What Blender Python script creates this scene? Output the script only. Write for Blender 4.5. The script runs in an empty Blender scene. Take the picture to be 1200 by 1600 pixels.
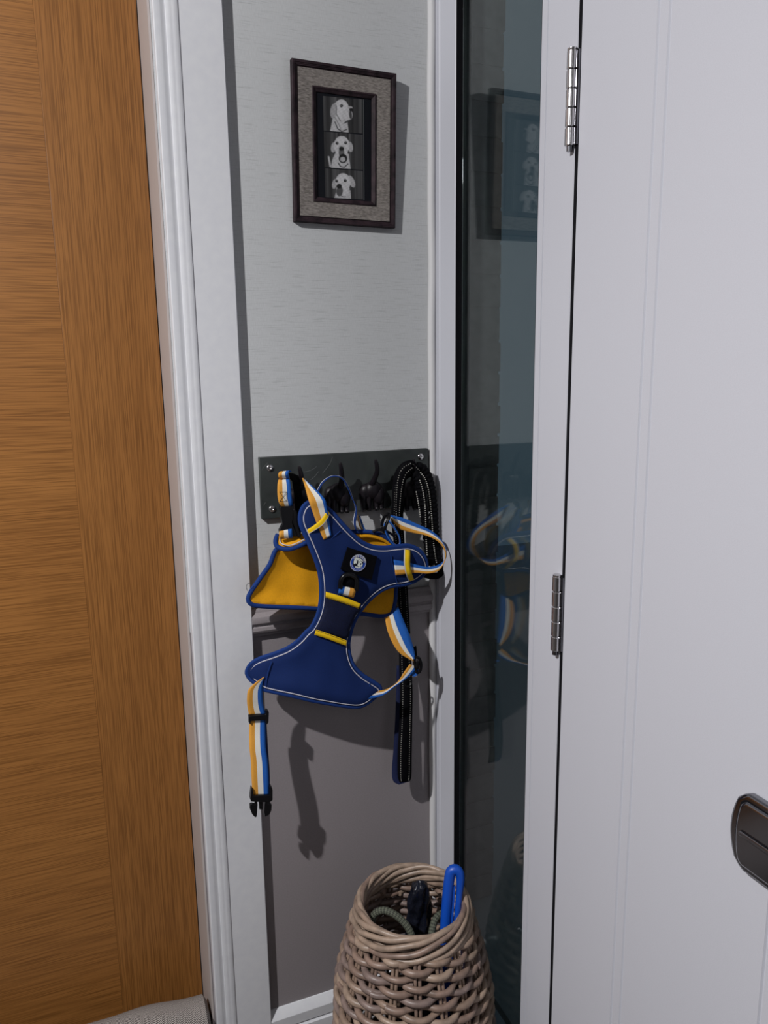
import bpy, bmesh, math, random
from mathutils import Vector, Matrix
from mathutils.geometry import delaunay_2d_cdt

random.seed(7)
scene = bpy.context.scene
COL = scene.collection
PI = math.pi

# ------------------------------------------------------------------ camera
yaw, pitch, roll = math.radians(21.767), math.radians(10.453), math.radians(-0.821)
fw = Vector((math.sin(yaw)*math.cos(pitch), math.cos(yaw)*math.cos(pitch), -math.sin(pitch)))
rt = Vector((math.cos(yaw), -math.sin(yaw), 0)); up = rt.cross(fw)
rt, up = rt*math.cos(roll)+up*math.sin(roll), up*math.cos(roll)-rt*math.sin(roll)
cd = bpy.data.cameras.new('camera'); cam = bpy.data.objects.new('camera', cd); COL.objects.link(cam)
cd.sensor_width = 36.0; cd.lens = 1164.8/1600*36.0; cd.clip_start = 0.02
M = Matrix((rt, up, -fw)).transposed().to_4x4(); M.translation = (0, -1.3, 1.375)
cam.matrix_world = M
scene.camera = cam

# ------------------------------------------------------------------ light
w = bpy.data.worlds.new('night_sky'); scene.world = w; w.use_nodes = True
bg = w.node_tree.nodes['Background']; bg.inputs[0].default_value = (0.35, 0.52, 0.68, 1); bg.inputs[1].default_value = 0.10
def downlight(name, loc, power, radius, col, cone, blend):
    d = bpy.data.lights.new(name, 'SPOT'); d.energy = power; d.shadow_soft_size = radius; d.color = col
    d.spot_size = math.radians(cone); d.spot_blend = blend
    o = bpy.data.objects.new(name, d); o.location = loc; COL.objects.link(o); return o
downlight('ceiling_downlight', (-0.90, -0.965, 2.30), 92.0, 0.02, (1.0, 0.985, 0.985), 172, 0.06)
downlight('downlight_lower_fill', (-0.90, -0.965, 2.30), 120.0, 0.02, (1.0, 0.985, 0.985), 150, 1.0)  # second spot at the downlight, added to lift the lower wall
def area(name, loc, power, size, col):
    d = bpy.data.lights.new(name, 'AREA'); d.energy = power; d.shape = 'DISK'; d.size = size; d.color = col
    o = bpy.data.objects.new(name, d); o.location = loc; COL.objects.link(o); return o
area('hall_fill', (-0.7, -2.5, 2.40), 3.0, 0.5, (0.93, 0.96, 1.0))  # unseen soft fill behind the camera, added to soften the shadows
vs = scene.view_settings
scene.display_settings.display_device = 'sRGB'
vs.view_transform = 'Standard'; vs.look = 'None'; vs.exposure = 0.0; vs.gamma = 1.0; vs.use_curve_mapping = False

# ------------------------------------------------------------------ materials
def mat(name, col, rough=0.5, metal=0.0, spec=0.5):
    m = bpy.data.materials.new(name); m.use_nodes = True
    b = m.node_tree.nodes['Principled BSDF']
    b.inputs['Base Color'].default_value = (*col, 1); b.inputs['Roughness'].default_value = rough
    b.inputs['Metallic'].default_value = metal; b.inputs['Specular IOR Level'].default_value = spec
    return m
def noisy(m, scale=(1, 1, 1), nscale=8.0, c0=None, c1=None, detail=4.0, lo=0.3, hi=0.7, bump=0.0, bdist=0.001, uv=False, distort=0.0):
    """mix two colours by a stretched noise and add fine relief"""
    nt = m.node_tree; b = nt.nodes['Principled BSDF']
    tc = nt.nodes.new('ShaderNodeTexCoord'); mp = nt.nodes.new('ShaderNodeMapping'); mp.inputs['Scale'].default_value = scale
    nt.links.new(tc.outputs['UV' if uv else 'Object'], mp.inputs['Vector'])
    n = nt.nodes.new('ShaderNodeTexNoise'); n.inputs['Scale'].default_value = nscale; n.inputs['Detail'].default_value = detail
    n.inputs['Distortion'].default_value = distort
    nt.links.new(mp.outputs['Vector'], n.inputs['Vector'])
    if c0:
        r = nt.nodes.new('ShaderNodeValToRGB')
        r.color_ramp.elements[0].position = lo; r.color_ramp.elements[0].color = (*c0, 1)
        r.color_ramp.elements[1].position = hi; r.color_ramp.elements[1].color = (*c1, 1)
        nt.links.new(n.outputs['Fac'], r.inputs['Fac']); nt.links.new(r.outputs['Color'], b.inputs['Base Color'])
    if bump:
        bp = nt.nodes.new('ShaderNodeBump'); bp.inputs['Strength'].default_value = bump; bp.inputs['Distance'].default_value = bdist
        nt.links.new(n.outputs['Fac'], bp.inputs['Height']); nt.links.new(bp.outputs['Normal'], b.inputs['Normal'])
    return m

m_white = noisy(mat('white_gloss_paint', (0.66, 0.67, 0.70), 0.38), (1, 1, 1), 60, (0.60, 0.61, 0.645), (0.64, 0.65, 0.675), bump=0.05)
m_reveal = mat('taupe_jamb', (0.43, 0.385, 0.37), 0.45)  # one even tone, darker and warmer than the white trim
m_pvc = noisy(mat('white_door_skin', (0.535, 0.545, 0.59), 0.42), (1, 1, 1), 900, (0.515, 0.525, 0.578), (0.555, 0.565, 0.618), bump=0.12, bdist=0.0004)
m_caulk = mat('white_sealant', (0.6, 0.6, 0.61), 0.6)
m_ceil = mat('white_ceiling', (0.72, 0.72, 0.72), 0.8)
m_hall = noisy(mat('hall_wall_paint', (0.22, 0.22, 0.23), 0.8), (1, 1, 1), 5, (0.21, 0.21, 0.22), (0.24, 0.24, 0.25))
m_mauve = noisy(mat('mauve_grey_paint', (0.25, 0.225, 0.235), 0.55), (1, 1, 1), 350, (0.235, 0.212, 0.222), (0.262, 0.238, 0.248), bump=0.08, bdist=0.0006)
m_floor = noisy(mat('floor_vinyl', (0.16, 0.13, 0.11), 0.5), (2, 14, 1), 4, (0.07, 0.06, 0.055), (0.11, 0.095, 0.085))

def wallpaper():
    m = mat('linen_wallpaper', (0.5, 0.5, 0.5), 0.7, spec=0.25); nt = m.node_tree; b = nt.nodes['Principled BSDF']
    tc = nt.nodes.new('ShaderNodeTexCoord')
    def nz(scale, ns, det, lo, hi, a, c):
        mp = nt.nodes.new('ShaderNodeMapping'); mp.inputs['Scale'].default_value = scale
        nt.links.new(tc.outputs['Object'], mp.inputs['Vector'])
        n = nt.nodes.new('ShaderNodeTexNoise'); n.inputs['Scale'].default_value = ns; n.inputs['Detail'].default_value = det
        nt.links.new(mp.outputs['Vector'], n.inputs['Vector'])
        r = nt.nodes.new('ShaderNodeValToRGB')
        r.color_ramp.elements[0].position = lo; r.color_ramp.elements[0].color = (a, a, a, 1)
        r.color_ramp.elements[1].position = hi; r.color_ramp.elements[1].color = (c, c, c, 1)
        nt.links.new(n.outputs['Fac'], r.inputs['Fac']); return n, r
    n1, r1 = nz((26, 1, 620), 1.0, 2, 0.22, 0.44, 0.72, 1.0)       # weft slubs
    n2, r2 = nz((900, 1, 120), 1.0, 2, 0.3, 0.7, 0.90, 1.0)       # warp threads
    n3, r3 = nz((2, 1, 2), 1.0, 2, 0.3, 0.7, 0.96, 1.0)
    def mul(a, c):
        x = nt.nodes.new('ShaderNodeMix'); x.data_type = 'RGBA'; x.blend_type = 'MULTIPLY'; x.inputs['Factor'].default_value = 1
        nt.links.new(a, x.inputs['A']); nt.links.new(c, x.inputs['B']); return x.outputs['Result']
    k = mul(mul(r1.outputs['Color'], r2.outputs['Color']), r3.outputs['Color'])
    x = nt.nodes.new('ShaderNodeMix'); x.data_type = 'RGBA'; x.blend_type = 'MULTIPLY'; x.inputs['Factor'].default_value = 1
    nt.links.new(k, x.inputs['A']); x.inputs['B'].default_value = (0.520, 0.535, 0.545, 1)
    nt.links.new(x.outputs['Result'], b.inputs['Base Color'])
    bp = nt.nodes.new('ShaderNodeBump'); bp.inputs['Strength'].default_value = 0.25; bp.inputs['Distance'].default_value = 0.0006
    nt.links.new(n1.outputs['Fac'], bp.inputs['Height']); nt.links.new(bp.outputs['Normal'], b.inputs['Normal'])
    return m
m_paper = wallpaper()

def oak(name, horizontal):
    m = mat(name, (0.3, 0.15, 0.05), 0.42, spec=0.4); nt = m.node_tree; b = nt.nodes['Principled BSDF']
    tc = nt.nodes.new('ShaderNodeTexCoord')
    def nz(s, ns, det, dist=0.0):
        mp = nt.nodes.new('ShaderNodeMapping')
        mp.inputs['Scale'].default_value = (s[1], 1, s[0]) if horizontal else (s[0], 1, s[1])
        nt.links.new(tc.outputs['Object'], mp.inputs['Vector'])
        n = nt.nodes.new('ShaderNodeTexNoise'); n.inputs['Scale'].default_value = ns; n.inputs['Detail'].default_value = det
        n.inputs['Distortion'].default_value = dist
        nt.links.new(mp.outputs['Vector'], n.inputs['Vector']); return n
    fine = nz((520, 9), 1.0, 2); mid = nz((230, 3.0), 1.0, 3, 0.2); wide = nz((7, 0.35), 1.0, 3)
    r = nt.nodes.new('ShaderNodeValToRGB'); e = r.color_ramp.elements
    e[0].position = 0.22; e[0].color = (0.225, 0.090, 0.022, 1); e[1].position = 0.80; e[1].color = (0.335, 0.147, 0.038, 1)
    a = nt.nodes.new('ShaderNodeMath'); a.operation = 'MULTIPLY_ADD'; a.inputs[1].default_value = 0.62
    nt.links.new(wide.outputs['Fac'], a.inputs[0])
    h = nt.nodes.new('ShaderNodeMath'); h.operation = 'MULTIPLY'; h.inputs[1].default_value = 0.38
    nt.links.new(mid.outputs['Fac'], h.inputs[0]); nt.links.new(h.outputs[0], a.inputs[2])
    nt.links.new(a.outputs[0], r.inputs['Fac'])
    r2 = nt.nodes.new('ShaderNodeValToRGB'); f = r2.color_ramp.elements
    f[0].position = 0.36; f[0].color = (0.62, 0.59, 0.54, 1); f[1].position = 0.58; f[1].color = (1, 1, 1, 1)
    nt.links.new(fine.outputs['Fac'], r2.inputs['Fac'])
    x = nt.nodes.new('ShaderNodeMix'); x.data_type = 'RGBA'; x.blend_type = 'MULTIPLY'; x.inputs['Factor'].default_value = 1
    nt.links.new(r.outputs['Color'], x.inputs['A']); nt.links.new(r2.outputs['Color'], x.inputs['B'])
    nt.links.new(x.outputs['Result'], b.inputs['Base Color'])
    bp = nt.nodes.new('ShaderNodeBump'); bp.inputs['Strength'].default_value = 0.2; bp.inputs['Distance'].default_value = 0.0005
    nt.links.new(fine.outputs['Fac'], bp.inputs['Height']); nt.links.new(bp.outputs['Normal'], b.inputs['Normal'])
    return m
m_oakv = oak('oak_upright_grain', False); m_oakh = oak('oak_level_grain', True)

m_chrome = mat('brushed_chrome', (0.62, 0.61, 0.62), 0.2, 1.0)
m_dchrome = mat('dark_chrome', (0.20, 0.20, 0.22), 0.14, 1.0)
m_black = mat('black_rubber', (0.004, 0.004, 0.006), 0.8, spec=0.15)
m_spacer = mat('dark_grey_bead', (0.020, 0.023, 0.026), 0.6, spec=0.3)
m_plastic = mat('black_plastic', (0.004, 0.004, 0.005), 0.3, spec=0.25)
m_iron = noisy(mat('black_cast_iron', (0.006, 0.005, 0.007), 0.42, spec=0.3), (1, 1, 1), 120, (0.005, 0.004, 0.006), (0.011, 0.008, 0.011), bump=0.3, bdist=0.0008)
m_brick = noisy(mat('night_brick', (0.3, 0.26, 0.23), 0.9), (1, 1, 1), 30, (0.27, 0.22, 0.19), (0.36, 0.30, 0.26))
m_ground = mat('outdoor_paving', (0.42, 0.41, 0.40), 0.9)
def glass(name, tint):
    m = mat(name, tint, 0.0); b = m.node_tree.nodes['Principled BSDF']
    b.inputs['Transmission Weight'].default_value = 1.0; b.inputs['IOR'].default_value = 1.46; return m
m_glass = glass('window_glass', (0.86, 0.93, 0.92))
m_glass_outer = glass('outer_window_glass', (0.93, 0.97, 0.96)); m_glass_outer.node_tree.nodes['Principled BSDF'].inputs['IOR'].default_value = 1.2
m_fwood = noisy(mat('dark_frame_wood', (0.03, 0.018, 0.022), 0.6, spec=0.2), (1, 1, 1), 70, (0.008, 0.005, 0.007), (0.040, 0.024, 0.030), detail=5, bump=0.1)
m_linen = noisy(mat('taupe_linen', (0.2, 0.18, 0.17), 0.85), (160, 160, 600), 1.0, (0.10, 0.088, 0.080), (0.27, 0.245, 0.225), lo=0.3, hi=0.7, bump=0.5, bdist=0.0006)
m_blackcard = mat('black_card', (0.006, 0.007, 0.010), 0.5, spec=0.15)
def vcol(name, rough):
    m = mat(name, (0.5, 0.5, 0.5), rough, spec=0.2); nt = m.node_tree
    a = nt.nodes.new('ShaderNodeVertexColor'); a.layer_name = 'print'
    nt.links.new(a.outputs['Color'], nt.nodes['Principled BSDF'].inputs['Base Color']); return m
m_print = vcol('monochrome_print', 0.35); m_badge = vcol('badge_print', 0.5)
def slate():
    m = noisy(mat('dark_slate', (0.03, 0.034, 0.034), 0.55), (1, 1, 1), 14, (0.016, 0.020, 0.020), (0.042, 0.050, 0.048), detail=8, bump=0.25, bdist=0.002, distort=1.0)
    return m
m_slate = slate()
m_scratch = mat('slate_scratch', (0.16, 0.17, 0.17), 0.7)
def fabric(name, col, k=0.75, s=900):
    return noisy(mat(name, col, 0.8, spec=0.25), (1, 1, 1), s, tuple(c*k for c in col), col, bump=0.25, bdist=0.0005)
m_blue = fabric('royal_blue_neoprene', (0.003, 0.018, 0.102))
m_bind = fabric('blue_binding_tape', (0.006, 0.034, 0.178))
m_navy = fabric('navy_mesh', (0.004, 0.008, 0.040), 0.3, 700)
m_lining = fabric('amber_lining', (0.72, 0.33, 0.006), 0.85, 500)
m_pipe = mat('silver_piping', (0.50, 0.49, 0.54), 0.45)
m_yel = fabric('yellow_band', (0.86, 0.55, 0.008), 0.85)
m_wor = fabric('orange_webbing', (0.66, 0.31, 0.045), 0.85)
m_wwh = fabric('white_webbing', (0.74, 0.72, 0.66), 0.9)
m_wbl = fabric('blue_webbing', (0.016, 0.115, 0.46), 0.8)
m_web_black = fabric('black_webbing', (0.003, 0.003, 0.0045), 0.5); m_web_black.node_tree.nodes['Principled BSDF'].inputs['Specular IOR Level'].default_value = 0.08
m_web_navy = fabric('navy_webbing', (0.008, 0.014, 0.06), 0.6)
m_stitch = mat('reflective_thread', (0.55, 0.54, 0.50), 0.5)
m_dstitch = mat('black_thread', (0.02, 0.02, 0.03), 0.7)
m_wick = [noisy(mat('rattan_rod', c, 0.42), (1, 1, 1), 55, tuple(x*0.62 for x in c), tuple(x*1.12 for x in c), detail=6, bump=0.3, bdist=0.001)
          for c in ((0.29, 0.205, 0.155), (0.24, 0.165, 0.130), (0.34, 0.25, 0.19), (0.225, 0.165, 0.145))]
m_bluepl = mat('blue_plastic', (0.003, 0.065, 0.43), 0.4)
m_bag = noisy(mat('black_glossy_film', (0.006, 0.008, 0.014), 0.12), (1, 1, 1), 60, (0.004, 0.005, 0.009), (0.012, 0.014, 0.024), bump=0.8, bdist=0.006)
def rope_mat():
    m = mat('olive_braid', (0.06, 0.065, 0.045), 0.8); nt = m.node_tree; b = nt.nodes['Principled BSDF']
    uv = nt.nodes.new('ShaderNodeUVMap'); ck = nt.nodes.new('ShaderNodeTexChecker'); mp = nt.nodes.new('ShaderNodeMapping')
    mp.inputs['Rotation'].default_value = (0, 0, PI/4); mp.inputs['Scale'].default_value = (1, 1, 1)
    nt.links.new(uv.outputs['UV'], mp.inputs['Vector']); nt.links.new(mp.outputs['Vector'], ck.inputs['Vector'])
    ck.inputs['Scale'].default_value = 2.2
    ck.inputs['Color1'].default_value = (0.10, 0.11, 0.08, 1); ck.inputs['Color2'].default_value = (0.025, 0.028, 0.02, 1)
    nt.links.new(ck.outputs['Color'], b.inputs['Base Color'])
    return m
m_rope = rope_mat()
def herringbone():
    m = mat('grey_herringbone_tweed', (0.3, 0.28, 0.27), 0.9, spec=0.2); nt = m.node_tree; b = nt.nodes['Principled BSDF']
    uv = nt.nodes.new('ShaderNodeUVMap'); sp = nt.nodes.new('ShaderNodeSeparateXYZ'); nt.links.new(uv.outputs['UV'], sp.inputs[0])
    def mth(op, a, bb=None, c=None):
        n = nt.nodes.new('ShaderNodeMath'); n.operation = op
        for i, v in enumerate((a, bb, c)):
            if v is None: continue
            if isinstance(v, (int, float)): n.inputs[i].default_value = v
            else: nt.links.new(v, n.inputs[i])
        return n.outputs[0]
    u = mth('MULTIPLY', sp.outputs['X'], 1/0.0165)
    tri = mth('ABSOLUTE', mth('SUBTRACT', mth('FRACT', u), 0.5))
    v = mth('MULTIPLY_ADD', tri, 0.0175, sp.outputs['Y'])
    st = mth('SINE', mth('MULTIPLY', v, 2*PI/0.0042))
    n = nt.nodes.new('ShaderNodeTexNoise'); n.inputs['Scale'].default_value = 900; nt.links.new(uv.outputs['UV'], n.inputs['Vector'])
    s2 = mth('ADD', mth('MULTIPLY', st, 0.42), mth('MULTIPLY', mth('SUBTRACT', n.outputs['Fac'], 0.5), 1.1))
    r = nt.nodes.new('ShaderNodeValToRGB'); e = r.color_ramp.elements
    e[0].position = 0.25; e[0].color = (0.035, 0.030, 0.028, 1); e[1].position = 0.75; e[1].color = (0.40, 0.37, 0.35, 1)
    nt.links.new(mth('ADD', s2, 0.5), r.inputs['Fac']); nt.links.new(r.outputs['Color'], b.inputs['Base Color'])
    return m
m_tweed = herringbone()

# ------------------------------------------------------------------ helpers
def link(name, me, mats, parent=None, smooth=None):
    for m in (mats if isinstance(mats, (list, tuple)) else [mats]): me.materials.append(m)
    if smooth is not None:
        me.shade_smooth()
        me.set_sharp_from_angle(angle=math.radians(smooth))
    o = bpy.data.objects.new(name, me); COL.objects.link(o)
    if parent: o.parent = parent; o.matrix_parent_inverse = parent.matrix_basis.inverted()
    return o
def frm(name, vs_, fs, mats, parent=None, smooth=None, mi=None, uvs=None):
    me = bpy.data.meshes.new(name); me.from_pydata([tuple(v) for v in vs_], [], fs)
    if mi: me.polygons.foreach_set('material_index', mi)
    if uvs:
        l = me.uv_layers.new(name='UVMap')
        for lp in me.loops: l.data[lp.index].uv = uvs[lp.vertex_index]
    me.update()
    bm = bmesh.new(); bm.from_mesh(me); bmesh.ops.recalc_face_normals(bm, faces=bm.faces); bm.to_mesh(me); bm.free()
    return link(name, me, mats, parent, smooth)
class MB:
    """collects several shapes into one mesh"""
    def __init__(s): s.v = []; s.f = []; s.m = []; s.uv = []
    def add(s, vs_, fs, mi=0, uv=None):
        k = len(s.v); s.v += [tuple(p) for p in vs_]; s.f += [tuple(i+k for i in f) for f in fs]; s.m += [mi]*len(fs)
        s.uv += uv if uv else [(0, 0)]*len(vs_)
        return s
    def box(s, a, b, mi=0):
        (x0, y0, z0), (x1, y1, z1) = a, b
        v = [(x, y, z) for x in (x0, x1) for y in (y0, y1) for z in (z0, z1)]
        return s.add(v, [(0, 1, 3, 2), (4, 6, 7, 5), (0, 4, 5, 1), (2, 3, 7, 6), (0, 2, 6, 4), (1, 5, 7, 3)], mi)
    def tube(s, pts, rad, n=8, closed=False, mi=0, cap=True, flat=None):
        """sweep; rad number or list; flat=(a,b): ellipse radii, b along the reference normal -y"""
        P = [Vector(p) for p in pts]; N = len(P); R = rad if isinstance(rad, (list, tuple)) else [rad]*N
        vs_ = []; uv = []; ref = None; L = 0
        for i, p in enumerate(P):
            a = P[i-1] if (i or closed) else P[i]; b = P[(i+1) % N] if (i < N-1 or closed) else P[i]
            t = (b-a).normalized()
            if flat: nrm = Vector((0, -1, 0)) - t*t.dot(Vector((0, -1, 0)))
            elif ref is None: nrm = t.orthogonal()
            else: nrm = ref - t*ref.dot(t)
            if nrm.length < 1e-6: nrm = t.orthogonal()
            nrm.normalize(); ref = nrm; bn = t.cross(nrm)
            if i: L += (P[i]-P[i-1]).length
            for k in range(n):
                g = 2*PI*k/n
                if flat: d = nrm*math.sin(g)*flat[1] + bn*math.cos(g)*flat[0]
                else: d = (nrm*math.cos(g)+bn*math.sin(g))*R[i]
                vs_.append(p+d); uv.append((k/n*8, L/0.0016*0.2))
        fs = []
        for i in range(N if closed else N-1):
            j = (i+1) % N
            for k in range(n): fs.append((i*n+k, i*n+(k+1) % n, j*n+(k+1) % n, j*n+k))
        if cap and not closed: fs += [tuple(range(n)), tuple((N-1)*n+k for k in range(n))]
        return s.add(vs_, fs, mi, uv)
    def lathe(s, prof, c, axis='z', n=24, mi=0):
        vs_ = []
        for r, h in prof:
            for k in range(n):
                g = 2*PI*k/n; x, y = r*math.cos(g), r*math.sin(g)
                d = {'z': (x, y, h), 'y': (x, -h, y), 'x': (-h, x, y)}[axis]
                vs_.append((c[0]+d[0], c[1]+d[1], c[2]+d[2]))
        fs = [(i*n+k, i*n+(k+1) % n, (i+1)*n+(k+1) % n, (i+1)*n+k) for i in range(len(prof)-1) for k in range(n)]
        fs += [tuple(range(n)), tuple((len(prof)-1)*n+k for k in range(n))]
        return s.add(vs_, fs, mi)
    def ell(s, c, r, mi=0, n=14, rot=None):
        vs_ = []; fs = []
        for i in range(n+1):
            th = PI*i/n
            for k in range(2*n):
                g = PI*k/n; v = Vector((r[0]*math.sin(th)*math.cos(g), r[1]*math.sin(th)*math.sin(g), r[2]*math.cos(th)))
                if rot: v = rot @ v
                vs_.append(Vector(c)+v)
        q = 2*n
        fs = [(i*q+k, i*q+(k+1) % q, (i+1)*q+(k+1) % q, (i+1)*q+k) for i in range(n) for k in range(q)]
        return s.add(vs_, fs, mi)
    def prism(s, prof, axis, a, b, mi=0):
        """closed profile extruded along axis from a to b; profile in the other two axes in xyz order"""
        def mk(p, h):
            return {'x': (h, p[0], p[1]), 'y': (p[0], h, p[1]), 'z': (p[0], p[1], h)}[axis]
        n = len(prof); v = [mk(p, a) for p in prof]+[mk(p, b) for p in prof]
        fs = [(i, (i+1) % n, n+(i+1) % n, n+i) for i in range(n)]+[tuple(range(n)), tuple(range(n, 2*n))]
        return s.add(v, fs, mi)
    def build(s, name, mats, parent=None, smooth=40, uv=False, bevel=0.0):
        o = frm(name, s.v, s.f, mats, parent, smooth, s.m, s.uv if uv else None)
        if bevel:
            b = o.modifiers.new('bevel', 'BEVEL'); b.width = bevel; b.segments = 2; b.limit_method = 'ANGLE'; b.angle_limit = math.radians(40)
        return o
def box(name, a, b, m, parent=None, bevel=0.0):
    return MB().box(tuple(min(p, q) for p, q in zip(a, b)), tuple(max(p, q) for p, q in zip(a, b))).build(name, m, parent, 30, bevel=bevel)
def struct(o): o['kind'] = 'structure'; return o
def thing(name, loc, label, cat, group=None):
    o = bpy.data.objects.new(name, None); o.location = loc; COL.objects.link(o)
    o.empty_display_size = 0.05; o['label'] = label; o['category'] = cat
    if group: o['group'] = group
    return o
def smooth(pts, n, closed=False):
    """Catmull-Rom resample to n points evenly by length"""
    P = [Vector(p) for p in pts]; N = len(P); out = []
    segs = N if closed else N-1
    for i in range(segs):
        p1, p2 = P[i], P[(i+1) % N]
        p0 = P[i-1] if (i or closed) else p1*2-p2
        p3 = P[(i+2) % N] if (i+2 < N or closed) else p2*2-p1
        for k in range(16):
            t = k/16
            out.append(0.5*((2*p1)+(p2-p0)*t+(2*p0-5*p1+4*p2-p3)*t*t+(3*p1-p0-3*p2+p3)*t**3))
    if not closed: out.append(P[-1])
    Q = out+([out[0]] if closed else []); L = [0]
    for a, b in zip(Q, Q[1:]): L.append(L[-1]+(b-a).length)
    res = []; j = 0
    for i in range(n):
        d = L[-1]*i/(n if closed else n-1)
        while j < len(L)-2 and L[j+1] < d: j += 1
        s_ = L[j+1]-L[j]; res.append(Q[j].lerp(Q[j+1], 0 if s_ < 1e-9 else min(1, (d-L[j])/s_)))
    return res
def para(pts, n):
    """Catmull-Rom resample to n points evenly by control index (keeps two edges in step)"""
    P = [Vector(p) for p in pts]; N = len(P); out = []
    for i in range(n):
        u = (N-1)*i/(n-1); k = min(int(u), N-2); t = u-k
        p1, p2 = P[k], P[k+1]; p0 = P[k-1] if k else p1*2-p2; p3 = P[k+2] if k+2 < N else p2*2-p1
        out.append(0.5*((2*p1)+(p2-p0)*t+(2*p0-5*p1+4*p2-p3)*t*t+(3*p1-p0-3*p2+p3)*t**3))
    return out
STR = [m_wor, m_wwh, m_wbl]
def ribbon(name, left, right, mats, parent, cuts=(0, .36, .68, 1), n=40, thick=0.0014):
    A, B = para(left, n), para(right, n); vs_ = []; fs = []; mi = []; k = len(cuts)
    cols = []
    for c0, c1 in zip(cuts, cuts[1:]): cols += [c0, (c0+c1)/2]
    cols.append(cuts[-1]); k = len(cols)
    for a, b in zip(A, B):
        for c in cols: vs_.append(a.lerp(b, c))
    for i in range(n-1):
        for j in range(k-1):
            fs.append((i*k+j, i*k+j+1, (i+1)*k+j+1, (i+1)*k+j)); mi.append(j//2)
    o = frm(name, vs_, fs, mats, parent, 60, mi)
    s = o.modifiers.new('thickness', 'SOLIDIFY'); s.thickness = thick; s.offset = 0
    return o
def dashes(name, left, right, at, parent, m=m_stitch, step=0.0042, duty=0.4, width=0.0006, lift=0.0012):
    """a line of stitches along a ribbon at fraction at of its width, standing proud on the room side"""
    A, B = para(left, 60), para(right, 60); C_ = smooth([a.lerp(b, at) for a, b in zip(A, B)], 400)
    W_ = [(b-a) for a, b in zip(A, B)]
    mb = MB(); L = 0; last = None
    tot = sum((q-p).length for p, q in zip(C_, C_[1:])); cnt = int(tot/step)
    for i in range(cnt):
        k = int(i/cnt*398); k2 = min(399, k+max(1, int(398/cnt*duty)))
        p, q = C_[k], C_[k2]; wd = W_[min(59, int(k/400*60))]
        t = (q-p)
        if t.length < 1e-6: continue
        wd = wd-t.normalized()*wd.dot(t.normalized())
        if wd.length < 1e-6: continue
        wd.normalize(); nr = wd.cross(t.normalized())
        if nr.y > 0: nr = -nr
        h = wd*width; l = nr*lift; o_ = nr*(lift+0.0005)
        mb.add([p-h+l*0.2, p+h+l*0.2, q+h+l*0.2, q-h+l*0.2, p-h+o_, p+h+o_, q+h+o_, q-h+o_],
               [(0, 1, 2, 3), (4, 7, 6, 5), (0, 4, 5, 1), (1, 5, 6, 2), (2, 6, 7, 3), (3, 7, 4, 0)])
    return mb.build(name, m, parent, None)
def inset(O, d):
    """offset a closed outline (3-D, near a wall-parallel plane) inward by d"""
    n = len(O); area_ = sum(O[i].x*O[(i+1) % n].z-O[(i+1) % n].x*O[i].z for i in range(n)); sg = 1 if area_ > 0 else -1
    out = []
    for i in range(n):
        t = O[(i+2) % n]-O[i-2]; nn = Vector((-t.z, 0, t.x)).normalized()*sg
        out.append(O[i]+nn*d)
    return out
def sheet(name, O, m, parent, bulge=0.004, thick=0.003, grid=0.006, wrinkle=0.0, fall=0.02):
    """padded fabric panel inside the closed outline O, whose depth follows the outline"""
    pts = [Vector((p.x, p.z)) for p in O]; n = len(pts)
    xs = [p.x for p in pts]; zs = [p.y for p in pts]
    def inside(q):
        c = False
        for i in range(n):
            a, b = pts[i], pts[i-1]
            if (a.y > q.y) != (b.y > q.y) and q.x < (b.x-a.x)*(q.y-a.y)/(b.y-a.y)+a.x: c = not c
        return c
    def near(q):
        best = 9
        for i in range(n):
            a, b = pts[i-1], pts[i]; ab = b-a; t = max(0, min(1, (q-a).dot(ab)/max(ab.length_squared, 1e-12)))
            best = min(best, (a+ab*t-q).length)
        return best
    P = list(pts); D = [0]*n; x = min(xs); row = 0
    z = min(zs)
    while z < max(zs):
        x = min(xs)+(row % 2)*grid/2
        while x < max(xs):
            q = Vector((x, z))
            if inside(q):
                d = near(q)
                if d > grid*0.45: P.append(q); D.append(d)
            x += grid
        z += grid*0.87; row += 1
    r = delaunay_2d_cdt(P, [(i, (i+1) % n) for i in range(n)], [], 1, 1e-6)
    V = []
    for v in r[0]:
        ws = ys = 0
        for i in range(0, n, 2):
            w_ = 1/((pts[i]-v).length_squared+1e-5)**1.5; ws += w_; ys += w_*O[i].y
        d = near(v); y = ys/ws-bulge*math.sin(min(1, d/fall)*PI/2)
        if wrinkle: y += wrinkle*math.sin(v.x*90+v.y*40)*math.sin(v.y*70-v.x*25)*min(1, d/0.015)
        V.append((v.x, y, v.y))
    o = frm(name, V, [tuple(f) for f in r[2]], m, parent, 60)
    if thick:
        s = o.modifiers.new('thickness', 'SOLIDIFY'); s.thickness = thick; s.offset = 0
    return o

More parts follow.
